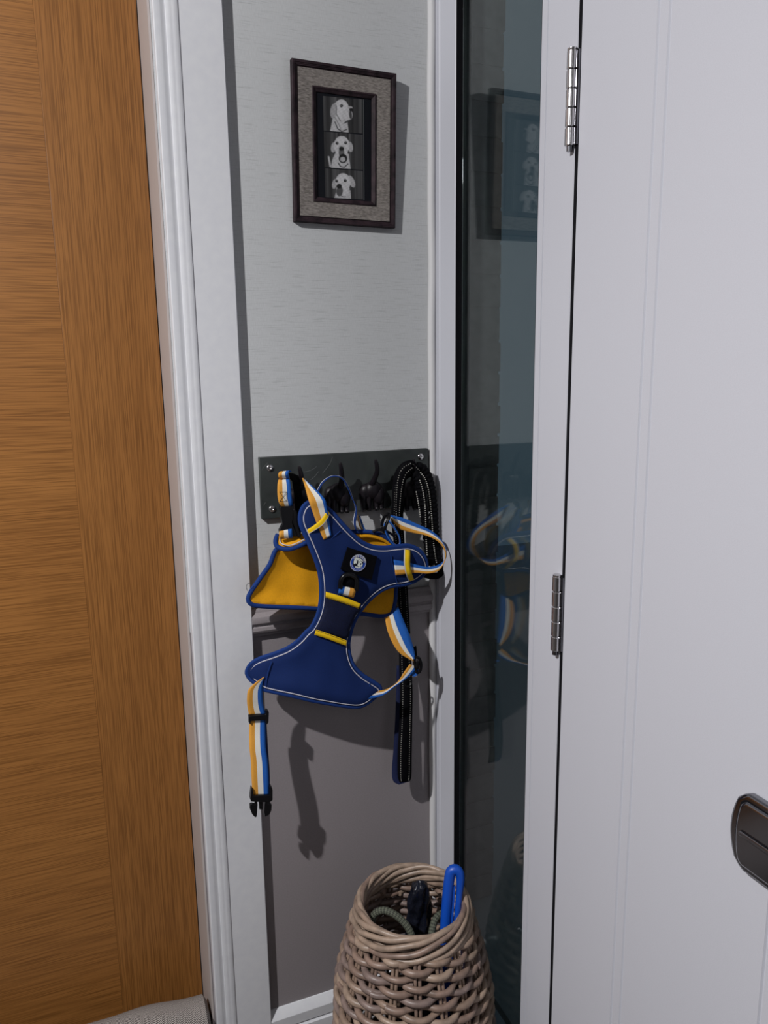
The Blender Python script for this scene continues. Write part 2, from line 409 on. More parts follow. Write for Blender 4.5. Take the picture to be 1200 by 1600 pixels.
# ------------------------------------------------------------------ the setting
RX = 0.6245          # inner face of the front door wall
HT = 2.42
def wall_back():
    mb = MB()
    def slab(x0, x1, z0, z1, mi): mb.box((x0, 0, z0), (x1, 0.20, z1), mi)
    slab(0.1450, RX+0.034, 0, 0.93, 1); slab(0.1450, RX+0.034, 0.93, HT, 0)
    slab(-2.6, -0.6450, 0, 0.93, 1); slab(-2.6, -0.6450, 0.93, HT, 0)
    slab(-0.6450, 0.1450, 2.152, HT, 0)
    return struct(mb.build('wall_back', [m_paper, m_mauve], None, 30))
wall_back()
mb = MB(); mb.box((-2.73, -4.8, 0), (-2.6, 0.13, HT)); struct(mb.build('wall_left', m_hall))
mb = MB(); mb.box((-2.73, -4.93, 0), (RX+0.13, -4.8, HT)); struct(mb.build('wall_front', m_hall))
mb = MB(); mb.box((RX, -4.8, 0), (RX+0.13, -1.43, HT)); mb.box((RX, -1.43, 2.06), (RX+0.13, 0, HT))
struct(mb.build('wall_right', m_hall))
struct(box('floor', (-2.73, -4.93, -0.1), (RX+0.13, 0.3, 0), m_floor))
struct(box('ceiling', (-2.73, -4.93, HT), (RX+0.13, 0.13, HT+0.1), m_ceil))

# oak door in its lining
d1 = bpy.data.objects.new('door_1', None); d1.location = (-0.25, 0.145, 0); COL.objects.link(d1); struct(d1)
DY = 0.145
box('stile', (-0.021, DY, 0.006), (0.1400, DY+0.042, 2.142), m_oakv, d1, 0.0008)
box('stile', (-0.637, DY, 0.006), (-0.479, DY+0.042, 2.142), m_oakv, d1, 0.0008)
random.seed(3)
zz = [0.006, 0.335, 0.60, 0.865, 1.13, 1.395, 1.66, 2.142]
for a, b in zip(zz, zz[1:]):
    box('veneer_panel', (-0.4788, DY+0.0002, a+0.0002), (-0.0212, DY+0.042, b-0.0002), m_oakh, d1)
# lining (jamb) and stop of the oak door
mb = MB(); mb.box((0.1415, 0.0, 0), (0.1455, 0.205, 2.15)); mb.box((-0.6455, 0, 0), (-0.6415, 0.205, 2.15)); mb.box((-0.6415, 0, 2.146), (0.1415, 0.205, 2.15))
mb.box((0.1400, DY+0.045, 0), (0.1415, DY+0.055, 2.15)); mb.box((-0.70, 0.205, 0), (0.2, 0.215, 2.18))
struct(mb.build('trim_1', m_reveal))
ARC = [(0.1475, 0), (0.1475, 0.0175), (0.149, 0.0190), (0.1570, 0.0195), (0.1592, 0.0188), (0.1625, 0.0176), (0.1650, 0.0170), (0.1656, 0.0170), (0.1662, 0.0184),
       (0.1690, 0.0192), (0.1732, 0.0198), (0.1748, 0.0194), (0.1766, 0.0198), (0.1820, 0.0197), (0.1846, 0.0185), (0.1856, 0.0168), (0.2525, 0.0168), (0.2537, 0.0158), (0.2537, 0)]
struct(MB().prism([(x, -d) for x, d in ARC], 'z', 0, 2.15+0.112).build('trim_2', m_white, None, 30))
struct(MB().prism([(-0.5-x, -d) for x, d in ARC], 'z', 0, 2.15+0.112).build('trim_3', m_white, None, 30))
struct(MB().prism([(-d, 2.156+x-0.1475) for x, d in ARC], 'x', -0.6475, 0.1475).build('trim_4', m_white, None, 30))
# dado rail and baseboard between architrave and corner
DADO = [(0, 0.9600), (-0.007, 0.9600), (-0.0085, 0.9575), (-0.009, 0.9530), (-0.0135, 0.9490), (-0.018, 0.9465), (-0.0195, 0.9410), (-0.0185, 0.9350), (-0.0150, 0.9325),
        (-0.0125, 0.9310), (-0.0125, 0.9285), (-0.0155, 0.9260), (-0.0160, 0.9200), (-0.0135, 0.9155), (-0.0075, 0.9130), (-0.0070, 0.9075), (0, 0.9065)]
struct(MB().prism(DADO, 'x', 0.2537, 0.613).build('trim_5', m_mauve, None, 30))
SK = [(0, 0.1135), (-0.003, 0.1130), (-0.0150, 0.1005), (-0.0165, 0.0980), (-0.0165, 0.0770), (-0.0140, 0.0755), (-0.0140, 0.0735), (-0.0190, 0.0700), (-0.0195, 0.0640), (-0.0195, 0.0), (0, 0)]
struct(MB().prism(SK, 'x', 0.2537, 0.612).build('baseboard_back', m_white, None, 30))
struct(MB().prism(SK, 'x', -2.6, -0.7537).build('baseboard_left', m_white, None, 30))
# sealant bead in the corner
pc = []
for i in range(70):
    z = 0.0+i*HT/69; pc.append((RX-0.0055+0.0011*math.sin(z*23)*math.sin(z*7.1), -0.0045, z))
struct(MB().tube(pc, 0.0075, 10).build('trim_6', m_caulk, None, 60))

# sidelight window: frame, black gasket, two panes with a spacer
w1 = bpy.data.objects.new('window_1', None); w1.location = (RX, -0.2, 0); COL.objects.link(w1); struct(w1)
def prof_y(name, prof, z0, z1, m, parent): return MB().prism(prof, 'z', z0, z1).build(name, m, parent, 30)
B = RX+0.07
prof_y('frame_post', [(RX, -0.008), (RX, -0.0175), (RX+0.004, -0.0188), (RX+0.004, -0.0205), (RX-0.0012, -0.0220), (RX-0.0015, -0.0270), (RX, -0.0288), (RX, -0.0855), (RX+0.001, -0.0865), (RX+0.034, -0.0865), (RX+0.034, 0), (RX+0.002, 0)], 0.0, 2.06, m_pvc, w1)
prof_y('frame_post', [(RX+0.001, -0.3425), (RX, -0.3435), (RX, -0.3560), (RX+0.0016, -0.3568), (RX+0.0016, -0.3578), (RX, -0.3586), (RX, -0.4250), (RX+0.0015, -0.4262), (B, -0.4262), (B, -0.38), (RX+0.034, -0.3425)], 0.0, 2.06, m_pvc, w1)
box('frame_rail', (RX, -0.3425, 0), (B, -0.0865, 0.09), m_pvc, w1); box('frame_rail', (RX, -0.3425, 1.99), (B, -0.0865, 2.06), m_pvc, w1)
def edge_ring(name, xa, xb, w_, m):
    k = MB()
    k.box((xa, -0.0865-w_, 0.09), (xb, -0.0866, 1.99)); k.box((xa, -0.3424, 0.09), (xb, -0.3424+w_, 1.99))
    k.box((xa, -0.3424+w_, 0.09), (xb, -0.0866-w_, 0.09+w_)); k.box((xa, -0.3424+w_, 1.99-w_), (xb, -0.0866-w_, 1.99))
    return k.build(name, m, w1)
GX = RX+0.0130
edge_ring('gasket', RX+0.0016, GX-0.0003, 0.0022, m_black)
box('pane', (GX, -0.3424, 0.091), (GX+0.004, -0.0867, 1.989), m_glass, w1)
edge_ring('spacer_bar', GX+0.0045, GX+0.0150, 0.0100, m_spacer)
box('pane', (GX+0.0155, -0.3424, 0.091), (GX+0.0195, -0.0867, 1.989), m_glass_outer, w1)

# front door
d2 = bpy.data.objects.new('door_2', None); d2.location = (RX, -0.9, 0); COL.objects.link(d2); struct(d2)
def groove(y, d=0.0022, hw=0.0024): return [(RX, y+hw), (RX+d, y+hw*0.25), (RX+d, y-hw*0.25), (RX, y-hw)]
pr_ = [(RX+0.0012, -0.4328), (RX, -0.4342)]
for y in (-0.5735, -0.5915, -0.8060, -0.8240, -1.0385, -1.0565, -1.271, -1.289): pr_ += groove(y)
pr_ += [(RX, -1.3476), (RX+0.0012, -1.349), (RX+0.044, -1.349), (RX+0.044, -0.4328)]
MB().prism(pr_, 'z', 0.006, 2.012).build('door_leaf', m_pvc, d2, 20)
box('brush_seal', (RX+0.0006, -0.4331, 0.0), (RX+0.06, -0.4263, 2.03), m_black, d2)
for z0, z1, nm in ((1.6645, 1.7795, 'top'), (0.9705, 1.0845, 'middle')):
    hy, hx = -0.4225, RX-0.0052
    h = MB(); h.tube([(hx, hy, z0-0.006), (hx, hy, z1+0.001)], 0.0042, 14); h.box((hx+0.003, hy-0.010, z0+0.001), (RX+0.002, hy+0.002, z1-0.001))
    hp = h.build('hinge', m_dchrome, d2)
    L = (z1-z0)/5
    for k in range(5):
        a, b = z0+k*L+0.0006, z0+(k+1)*L-0.0006
        MB().lathe([(0.0062, a), (0.0069, a+0.0008), (0.0069, b-0.0008), (0.0062, b)], (hx, hy, 0), 'z', 24).build('knuckle', m_chrome, hp)
    MB().lathe([(0.0060, z1-0.0004), (0.0066, z1+0.0004), (0.0066, z1+0.0018), (0.004, z1+0.0032)], (hx, hy, 0), 'z', 24).build('pin_cap', m_chrome, hp)
# letter plate
def plate_outline(y0, z0, y1, z1, bow, r, n=8):
    out = []
    zc = (z0+z1)/2; hh = (z1-z0)/2
    for k in range(n+1):
        z = z1-r-(z1-z0-2*r)*k/n; out.append((y0-bow*((z-zc)/hh)**2, z))
    ye = y0-bow*0.9
    out += [(ye-r*0.35, z0+r*0.35), (ye-r, z0), (y1+r, z0), (y1, z0+r), (y1, z1-r), (y1+r, z1), (ye-r, z1), (ye-r*0.35, z1-r*0.35)]
    return out
def plate(name, o, x0, x1, m, parent, b):
    return MB().prism([(p[0], p[1]) for p in o], 'x', x0, x1).build(name, m, parent, 30, bevel=b)
lp = plate('letter_plate', plate_outline(-0.7575, 0.8480, -1.030, 0.9375, 0.012, 0.010), RX-0.0110, RX+0.0005, m_dchrome, d2, 0.0035)
plate('flap_gap', plate_outline(-0.7665, 0.8545, -1.022, 0.9310, 0.006, 0.006), RX-0.0113, RX-0.006, m_black, lp, 0.0)
plate('flap', plate_outline(-0.7680, 0.8558, -1.0205, 0.9297, 0.006, 0.006), RX-0.0145, RX-0.006, m_dchrome, lp, 0.003)
box('flap_rib', (RX-0.0175, -1.010, 0.8905), (RX-0.0140, -0.7755, 0.8965), m_dchrome, lp, 0.0015)

# outside: pier of bricks, paving
pier = bpy.data.objects.new('wall_outside', None); pier.location = (0.85, 0.45, 0); COL.objects.link(pier); struct(pier)
random.seed(11)
for k in range(30):
    e = random.uniform(-0.004, 0.004)
    MB().box((RX+0.04, 0.302, -0.05+k*0.075+0.004), (0.950+e*0.5+(0.002 if k % 2 else 0), 0.52, -0.05+k*0.075+0.071)).build('brick', m_brick, pier)
box('mortar_core', (RX+0.05, 0.306, -0.05), (0.9495, 0.51, 2.2), m_brick, pier)
g = struct(box('trim_7', (RX+0.131, -3.4, -0.2), (RX+6, 4, -0.05), m_ground))

# ------------------------------------------------------------------ picture frame
def picture():
    t = thing('picture_frame', (0.455, -0.002, 1.63), 'dark wooden picture frame with linen mount and three dog portraits, on the wallpapered wall', 'picture frame')
    TL, TR, BR, BL = [Vector(p) for p in [(0.3600,-0.0225,1.8820),(0.5449,-0.0225,1.8800),(0.5440,-0.0125,1.6318),(0.3604,-0.0125,1.6316)]]
    ex = ((TR-TL)+(BR-BL)).normalized(); ez = ((TL-BL)+(TR-BR)); ez = (ez-ex*ez.dot(ex)).normalized(); ey = ex.cross(ez)   # ey points to the room side negative
    if ey.y > 0: ey = -ey
    c = (TL+TR+BR+BL)/4; Wd = ((TR-TL).length+(BR-BL).length)/2; H_ = ((TL-BL).length+(TR-BR).length)/2
    def P(u, v, h): return c+ex*(u-0.5)*Wd+ez*(0.5-v)*H_+ey*h
    def ring(name, prof, m, sm=30):
        """prof: list of (inset metres, height); four mitred members"""
        vs_ = []; fs = []; k = len(prof)
        for cu, cv in ((0, 0), (1, 0), (1, 1), (0, 1)):
            for d, h in prof: vs_.append(P(cu+(d/Wd)*(1-2*cu), cv+(d/H_)*(1-2*cv), h))
        for i in range(4):
            j = (i+1) % 4
            for q in range(k): fs.append((i*k+q, i*k+(q+1) % k, j*k+(q+1) % k, j*k+q))
        return frm(name, vs_, fs, m, t, sm)
    ring('moulding', [(0, -0.0125), (0, -0.001), (0.001, 0), (0.0042, 0), (0.0050, -0.0012), (0.0060, -0.0012), (0.0068, -0.0022), (0.0080, -0.0022), (0.0086, -0.0045), (0.0104, -0.0048), (0.0104, -0.0125)], m_fwood)
    ring('linen_slip', [(0.0104, -0.0115), (0.0104, -0.0030), (0.0350, -0.0068), (0.0350, -0.0115)], m_linen)
    ring('inner_moulding', [(0.0350, -0.0118), (0.0350, -0.0052), (0.0358, -0.0046), (0.0375, -0.0046), (0.0385, -0.0058), (0.0402, -0.0066), (0.0425, -0.0085), (0.0425, -0.0118)], m_fwood)
    a, b = 0.0425/Wd, 0.0425/H_
    vs_ = [P(u, v, h) for h in (-0.0124, -0.0104) for u, v in ((a, b), (1-a, b), (1-a, 1-b), (a, 1-b))]
    frm('backing_card', vs_, [(0, 1, 2, 3), (4, 5, 6, 7), (0, 1, 5, 4), (1, 2, 6, 5), (2, 3, 7, 6), (3, 0, 4, 7)], m_blackcard, t)
    # three photographs printed one under another
    def el(X, Y, cx, cy, rx, ry, rot=0):
        c_, s_ = math.cos(rot), math.sin(rot); dx, dy = X-cx, Y-cy
        dx, dy = dx*c_+dy*s_, -dx*s_+dy*c_
        return (math.hypot(dx/rx, dy/ry)-1)*min(rx, ry)
    def cov(d, soft=5): return max(0.0, min(1.0, 0.5-d/soft))
    def lineD(X, Y, pts):
        best = 1e9
        for (x0, y0), (x1, y1) in zip(pts, pts[1:]):
            dx, dy = x1-x0, y1-y0; q = max(0, min(1, ((X-x0)*dx+(Y-y0)*dy)/(dx*dx+dy*dy))); best = min(best, math.hypot(X-x0-q*dx, Y-y0-q*dy))
        return best
    def poly(X, Y, pts):
        c_ = False
        for i in range(len(pts)):
            (ax, ay), (bx, by) = pts[i], pts[i-1]
            if (ay > Y) != (by > Y) and X < (bx-ax)*(Y-ay)/(by-ay)+ax: c_ = not c_
        d = lineD(X, Y, pts+[pts[0]]); return -d if c_ else d
    Q = [((180, 215), (672, 262), (672, 660), (185, 620)), ((187, 632), (672, 674), (674, 1093), (190, 1058)), ((192, 1072), (675, 1107), (678, 1450), (197, 1425))]
    fur = 0.50
    DOG = [
      [('e', fur*0.62, 312, 390, 42, 88, 0.15), ('p', fur*0.85, [(300, 470), (480, 500), (498, 660), (262, 640)]), ('e', fur, 402, 380, 98, 122, 0.1), ('e', fur*0.95, 480, 440, 66, 64, 0), ('e', fur*0.66, 325, 385, 26, 85, 0.1),
       ('l', 0.10, [(345, 330), (345, 430), (395, 510)], 9), ('e', fur*0.5, 520, 430, 24, 60, -0.1), ('e', 0.05, 522, 440, 16, 52, -0.1), ('e', fur*0.75, 512, 352, 34, 14, 0.1), ('e', 0.012, 527, 380, 20, 20, 0), ('e', 0.05, 470, 520, 40, 10, -0.5), ('e', 0.015, 408, 332, 20, 19, 0), ('e', 0.25, 402, 328, 5, 5, 0),
       ('l', 0.05, [(325, 520), (360, 600), (410, 635), (470, 610)], 13), ('l', 0.12, [(335, 480), (380, 560), (400, 620)], 6)],
      [('p', fur*0.85, [(320, 900), (495, 900), (522, 1100), (268, 1085), (285, 980)]), ('l', fur*0.8, [(243, 935), (262, 1045)], 22), ('e', fur*0.72, 308, 820, 34, 62, 0.2), ('e', fur*0.72, 515, 815, 34, 62, -0.2), ('e', fur, 408, 800, 98, 112, 0), ('e', fur*0.95, 405, 890, 78, 90, 0),
       ('e', 0.10, 405, 885, 36, 60, 0), ('e', 0.012, 423, 955, 54, 56, 0), ('e', fur*0.75, 420, 965, 34, 30, 0), ('e', fur*0.8, 402, 812, 34, 20, 0), ('e', 0.015, 405, 838, 33, 26, 0), ('e', 0.015, 350, 772, 19, 19, 0), ('e', 0.015, 458, 768, 19, 19, 0), ('e', 0.25, 354, 768, 5, 5, 0), ('e', 0.25, 462, 764, 5, 5, 0),
       ('l', 0.04, [(365, 1010), (390, 1050), (440, 1060), (485, 1020)], 13)],
      [('p', fur*0.8, [(340, 1340), (515, 1340), (526, 1470), (300, 1460)]), ('e', fur*0.68, 314, 1262, 30, 60, 0.2), ('e', fur*0.72, 530, 1232, 38, 78, -0.45), ('e', fur, 422, 1240, 96, 108, 0), ('e', fur*0.95, 420, 1330, 84, 90, 0),
       ('e', 0.07, 378, 1350, 42, 62, 0.1), ('e', fur*0.8, 375, 1266, 34, 18, 0), ('e', 0.015, 372, 1290, 34, 28, 0), ('e', 0.015, 342, 1226, 18, 19, 0), ('e', 0.015, 450, 1221, 20, 20, 0), ('e', 0.25, 346, 1221, 5, 5, 0), ('e', 0.25, 455, 1216, 5, 5, 0), ('l', 0.06, [(395, 1405), (430, 1420), (455, 1415)], 9)]]
    # opening in the same reference frame: left 85..790, top 160..1480
    ol, orr = 92, 785
    def ytop(X): return 165+(X-ol)*(262-165)/(orr-ol)
    def ybot(X): return 1425+(X-ol)*(1478-1425)/(orr-ol)
    def uv_of(X, Y):
        a_ = (X-ol)/(orr-ol); b_ = (Y-ytop(X))/(ybot(X)-ytop(X))
        return a+(1-2*a)*a_, b+(1-2*b)*b_
    NX, NY = 84, 70
    for (q, dog, sd) in zip(Q, DOG, (1, 2, 3)):
        rnd = random.Random(sd*5); st = [(rnd.uniform(0, 1), rnd.uniform(0.015, 0.05), rnd.uniform(-0.035, 0.075)) for _ in range(22)]
        vs_ = []; col = []
        for j in range(NY):
            for i in range(NX):
                s_, r_ = i/(NX-1), j/(NY-1)
                X = (q[0][0]*(1-s_)+q[1][0]*s_)*(1-r_)+(q[3][0]*(1-s_)+q[2][0]*s_)*r_
                Y = (q[0][1]*(1-s_)+q[1][1]*s_)*(1-r_)+(q[3][1]*(1-s_)+q[2][1]*s_)*r_
                val = 0.035+0.62*sum(am*math.exp(-((s_-p_)/w_)**2) for p_, w_, am in st)*(1.0-0.35*r_)
                val = max(0.012, val)*(1-0.35*abs(s_-0.45))
                for sh in dog:
                    if sh[0] == 'e': d = el(X, Y, *sh[2:])
                    elif sh[0] == 'p': d = poly(X, Y, sh[2])
                    else: d = lineD(X, Y, sh[2])-sh[3]/2
                    k = cov(d, 7)
                    vv = sh[1]
                    if vv > 0.3: vv *= 0.88+0.12*math.sin(X*0.11+Y*0.05)*math.sin(Y*0.13)+0.10*min(1, max(0, -d/40))
                    val = val*(1-k)+vv*k
                vs_.append(P(*uv_of(X, Y), -0.0102)); col.append((val, val*1.0, val*1.03, 1))
        fs = [(j*NX+i, j*NX+i+1, (j+1)*NX+i+1, (j+1)*NX+i) for j in range(NY-1) for i in range(NX-1)]
        o = frm('portrait_print', vs_, fs, m_print, t)
        ca = o.data.color_attributes.new('print', 'FLOAT_COLOR', 'POINT'); ca.data.foreach_set('color', [x for c4 in col for x in c4])
    # thin pale rule at the right of the strip
    vs_ = [P(*uv_of(X, Y), -0.0102) for X, Y in ((682, 262), (687, 262), (694, 1458), (689, 1458))]
    frm('print_rule', vs_, [(0, 1, 2, 3)], m_scratch, t)
picture()

# ------------------------------------------------------------------ hook board
def hook_board():
    t = thing('hook_board', (0.447, -0.001, 1.12), 'dark slate hook board with four black dog tail hooks and chrome screw heads', 'hook board')
    TL, TR, BL = [Vector(p) for p in [(0.2806,-0.0100,1.2360),(0.6079,-0.0100,1.2337),(0.2814,-0.0100,1.1251)]]
    x0, x1, z0, z1 = (TL.x+BL.x)/2, TR.x, BL.z, (TL.z+TR.z)/2
    box('slate_board', (x0, -0.0105, z0), (x1, -0.0005, z1), m_slate, t, 0.0008)
    for p in [(0.2990,-0.0105,1.2158),(0.3000,-0.0105,1.1422),(0.5914,-0.0105,1.2199),(0.5964,-0.0105,1.1410)]:
        MB().lathe([(0.0062, 0), (0.0062, 0.0012), (0.0056, 0.0022), (0.0040, 0.0030), (0.0022, 0.0034), (0.0014, 0.0026), (0.0, 0.0024)], p, 'y', 24).build('screw', m_chrome, t)
    mb = MB()
    for arc in ([(0.3607,-0.0108,1.2047),(0.3702,-0.0108,1.2058),(0.3800,-0.0108,1.2098),(0.3852,-0.0108,1.2134)], [(0.3958,-0.0108,1.2003),(0.4041,-0.0108,1.2092),(0.4109,-0.0108,1.2181),(0.4156,-0.0108,1.2288)], [(0.3729,-0.0108,1.1893),(0.3811,-0.0108,1.1958),(0.3886,-0.0108,1.2039)], [(0.2857,-0.0108,1.2132),(0.2897,-0.0108,1.2190),(0.2953,-0.0108,1.2247)], [(0.2852,-0.0108,1.1492),(0.2885,-0.0108,1.1544)]):
        MB().tube(smooth(arc, 20), 0.00022, 6).build('scratch', m_scratch, t)
    tails = ([(0.3514,-0.0180,1.1743),(0.3510,-0.0300,1.1880),(0.3474,-0.0400,1.2048),(0.3430,-0.0440,1.2201)], [(0.4264,-0.0180,1.1725),(0.4257,-0.0300,1.1883),(0.4221,-0.0400,1.2071),(0.4189,-0.0440,1.2222)],
             [(0.4877,-0.0180,1.1737),(0.4906,-0.0280,1.1873),(0.4919,-0.0380,1.2026),(0.4869,-0.0440,1.2239)], [(0.5696,-0.0180,1.1681),(0.5688,-0.0290,1.1824),(0.5668,-0.0380,1.1981),(0.5624,-0.0440,1.2205)])
    bodies = [(0.3515,-0.0120,1.1594),(0.4236,-0.0120,1.1594),(0.4924,-0.0120,1.1592),(0.5702,-0.0120,1.1536)]
    for tail, b in zip(tails, bodies):
        b = Vector(b); mb = MB()
        mb.ell(b+Vector((0, -0.002, 0.004)), (0.0175, 0.0125, 0.0175)); mb.ell(b+Vector((-0.012, 0.0005, 0.002)), (0.014, 0.0105, 0.015)); mb.ell(b+Vector((0.010, -0.003, -0.006)), (0.0125, 0.0115, 0.018))
        for dx in (-0.019, -0.009, 0.006, 0.015): mb.tube([b+Vector((dx, -0.001, 0)), b+Vector((dx*1.05, -0.001, -0.016)), b+Vector((dx*1.05, -0.002, -0.030)), b+Vector((dx*1.05, -0.005, -0.0335))], [0.0075, 0.006, 0.0045, 0.0042], 10)
        h = mb.build('hook', m_iron, t)
        P = smooth(tail, 20); MB().tube(P, [0.0056-0.0024*(i/19)**1.3 if i < 18 else (0.0030, 0.0016)[i-18] for i in range(20)], 12).build('tail', m_iron, h)
hook_board()

# ------------------------------------------------------------------ harness
def harness():
    t = thing('dog_harness', (0.45, -0.05, 0.85), 'blue dog harness with amber lining, yellow bands and striped straps hung from the leftmost hooks', 'dog harness')
    # rear half, lining towards the room
    R = smooth([(0.2984,-0.0460,1.0776),(0.3279,-0.0460,1.0784),(0.3783,-0.0440,1.0846),(0.4118,-0.0420,1.0917),(0.4421,-0.0400,1.0928),(0.4789,-0.0420,1.0887),(0.5046,-0.0440,1.0768),(0.5236,-0.0460,1.0534),(0.5256,-0.0460,1.0236),(0.5227,-0.0460,0.9790),(0.5196,-0.0460,0.9493),(0.5135,-0.0440,0.9298),(0.4946,-0.0440,0.9263),(0.4599,-0.0440,0.9348),(0.4067,-0.0460,0.9493),(0.3546,-0.0500,0.9618),(0.3078,-0.0540,0.9713),(0.2658,-0.0580,0.9798),(0.2460,-0.0600,0.9861),(0.2398,-0.0600,0.9959),(0.2462,-0.0580,1.0090),(0.2656,-0.0540,1.0315),(0.2826,-0.0500,1.0511)], 150, True)
    sheet('rear_panel', inset(R, 0.003), m_lining, t, bulge=-0.008, thick=0.003, wrinkle=0.0012, fall=0.03)
    MB().tube(R, 0.0042, 10, True).build('rear_binding', m_bind, t, 60)
    mb = MB(); mb.tube(smooth([(0.4325,-0.0455,1.0840),(0.4698,-0.0455,1.0833),(0.5001,-0.0455,1.0721),(0.5211,-0.0455,1.0535)], 30), 0.003, 8); mb.build('inner_seam', m_lining, t)
    # folded lip at the top left
    Lp = smooth([(0.2952,-0.0600,1.1010),(0.2921,-0.0620,1.0932),(0.2955,-0.0660,1.0849),(0.3108,-0.0720,1.0819),(0.3272,-0.0750,1.0853),(0.3482,-0.0750,1.0938),(0.3598,-0.0720,1.1031),(0.3407,-0.0660,1.1044),(0.3147,-0.0600,1.1026)], 60, True)
    sheet('lip', Lp, m_lining, t, bulge=-0.002, thick=0.002)
    MB().tube(smooth([(0.2974,-0.0560,1.1041),(0.2934,-0.0600,1.0985),(0.2917,-0.0630,1.0914),(0.2952,-0.0670,1.0841),(0.3102,-0.0740,1.0810),(0.3273,-0.0770,1.0847),(0.3482,-0.0770,1.0932),(0.3650,-0.0730,1.1001)], 50), 0.0042, 10).build('lip_binding', m_bind, t, 60)
    MB().tube(smooth([(0.3015,-0.0610,1.1023),(0.2989,-0.0650,1.0966),(0.3001,-0.0700,1.0910),(0.3113,-0.0760,1.0878),(0.3259,-0.0780,1.0912),(0.3471,-0.0770,1.0995)], 40), 0.0010, 8).build('lip_piping', m_pipe, t, 60)
    # front half
    F = smooth([(0.3507,-0.0800,1.1638),(0.3644,-0.0800,1.1618),(0.3797,-0.0800,1.1522),(0.3934,-0.0800,1.1399),(0.4105,-0.0800,1.1189),(0.4301,-0.0790,1.0972),(0.4465,-0.0780,1.0828),(0.4658,-0.0770,1.0730),(0.4874,-0.0770,1.0690),(0.5138,-0.0770,1.0689),(0.5372,-0.0760,1.0675),(0.5584,-0.0760,1.0570),(0.5713,-0.0760,1.0403),(0.5760,-0.0760,1.0232),(0.5707,-0.0770,1.0093),(0.5572,-0.0780,0.9989),(0.5430,-0.0790,0.9934),(0.5236,-0.0790,0.9906),(0.5048,-0.0780,0.9904),(0.4861,-0.0770,0.9862),(0.4682,-0.0760,0.9762),(0.4515,-0.0760,0.9623),(0.4370,-0.0760,0.9450),(0.4270,-0.0770,0.9285),(0.4199,-0.0780,0.9079)]
        + [(0.4166,-0.0800,0.8938),(0.4180,-0.0810,0.8737),(0.4250,-0.0830,0.8530),(0.4411,-0.0840,0.8339),(0.4612,-0.0850,0.8177),(0.4744,-0.0850,0.8049),(0.4738,-0.0850,0.7928),(0.4602,-0.0860,0.7824),(0.4425,-0.0870,0.7735),(0.4251,-0.0880,0.7719),(0.4029,-0.0880,0.7776),(0.3738,-0.0880,0.7876),(0.3381,-0.0880,0.8009),(0.3041,-0.0850,0.8146),(0.2720,-0.0760,0.8243),(0.2547,-0.0700,0.8304),(0.2438,-0.0640,0.8400),(0.2343,-0.0580,0.8493),(0.2295,-0.0560,0.8616),(0.2332,-0.0570,0.8731),(0.2412,-0.0600,0.8826),(0.2553,-0.0640,0.8899),(0.2765,-0.0700,0.8965),(0.2997,-0.0750,0.9046),(0.3193,-0.0790,0.9172),(0.3349,-0.0800,0.9320)]
        + [(0.3435,-0.0790,0.9374),(0.3540,-0.0800,0.9558),(0.3601,-0.0810,0.9765),(0.3626,-0.0820,1.0011),(0.3605,-0.0830,1.0330),(0.3540,-0.0840,1.0581),(0.3436,-0.0840,1.0866),(0.3353,-0.0830,1.1075),(0.3294,-0.0820,1.1247),(0.3295,-0.0800,1.1394),(0.3343,-0.0800,1.1524),(0.3414,-0.0800,1.1602)], 260, True)
    sheet('front_panel', inset(F, 0.003), m_blue, t, bulge=0.006, thick=0.004, wrinkle=0.0007)
    Fb = inset(F, 0.0030)
    MB().tube(Fb, 0.004, 10, True, flat=(0.0044, 0.0032)).build('front_binding', m_bind, t, 60)
    Pi = inset(F, 0.0080); Pi = [p+Vector((0, -0.0042, 0)) for p in Pi]
    MB().tube(Pi, 0.0010, 8, True).build('front_piping', m_pipe, t, 60)
    # seams across the lobes
    for s in ([(0.3611,-0.0885,1.0841),(0.3770,-0.0885,1.0910),(0.3913,-0.0885,1.0999),(0.4010,-0.0885,1.1076)], [(0.4960,-0.0875,1.0544),(0.4995,-0.0875,1.0361),(0.5049,-0.0875,1.0139),(0.5078,-0.0875,0.9991)], [(0.2724,-0.0775,0.8832),(0.2647,-0.0775,0.8631),(0.2604,-0.0765,0.8384)], [(0.4508,-0.0905,0.8180),(0.4455,-0.0905,0.8001),(0.4357,-0.0905,0.7812)]):
        MB().tube(smooth(s, 20), 0.0009, 6).build('seam', m_bind, t)
    # mesh handle between two yellow bands
    H_ = smooth([(0.3733,-0.0855,0.9937),(0.4048,-0.0865,0.9800),(0.4358,-0.0855,0.9650),(0.4257,-0.0870,0.9498),(0.4143,-0.0890,0.9286),(0.4077,-0.0890,0.9115),(0.3769,-0.0900,0.9218),(0.3493,-0.0885,0.9307),(0.3606,-0.0880,0.9502),(0.3688,-0.0865,0.9699)], 70, True)
    sheet('handle_mesh', H_, m_navy, t, bulge=0.004, thick=0.003)
    tb = [(0.3717,-0.0890,1.0011),(0.3928,-0.0910,0.9927),(0.4142,-0.0910,0.9829),(0.4357,-0.0890,0.9707)]; bb = [(0.3707,-0.0890,0.9908),(0.3911,-0.0910,0.9824),(0.4121,-0.0910,0.9725),(0.4315,-0.0890,0.9626)]
    ribbon('yellow_band', tb, bb, [m_yel], t, (0, 1)); 
    dashes('band_stitch', tb, bb, 0.86, t, m_dstitch, 0.0032, 0.5, 0.0003)
    tb2 = [(0.3513,-0.0905,0.9351),(0.3691,-0.0925,0.9268),(0.3885,-0.0925,0.9168),(0.4074,-0.0905,0.9061)]; bb2 = [(0.3478,-0.0905,0.9260),(0.3671,-0.0925,0.9174),(0.3872,-0.0925,0.9069),(0.4061,-0.0905,0.8965)]
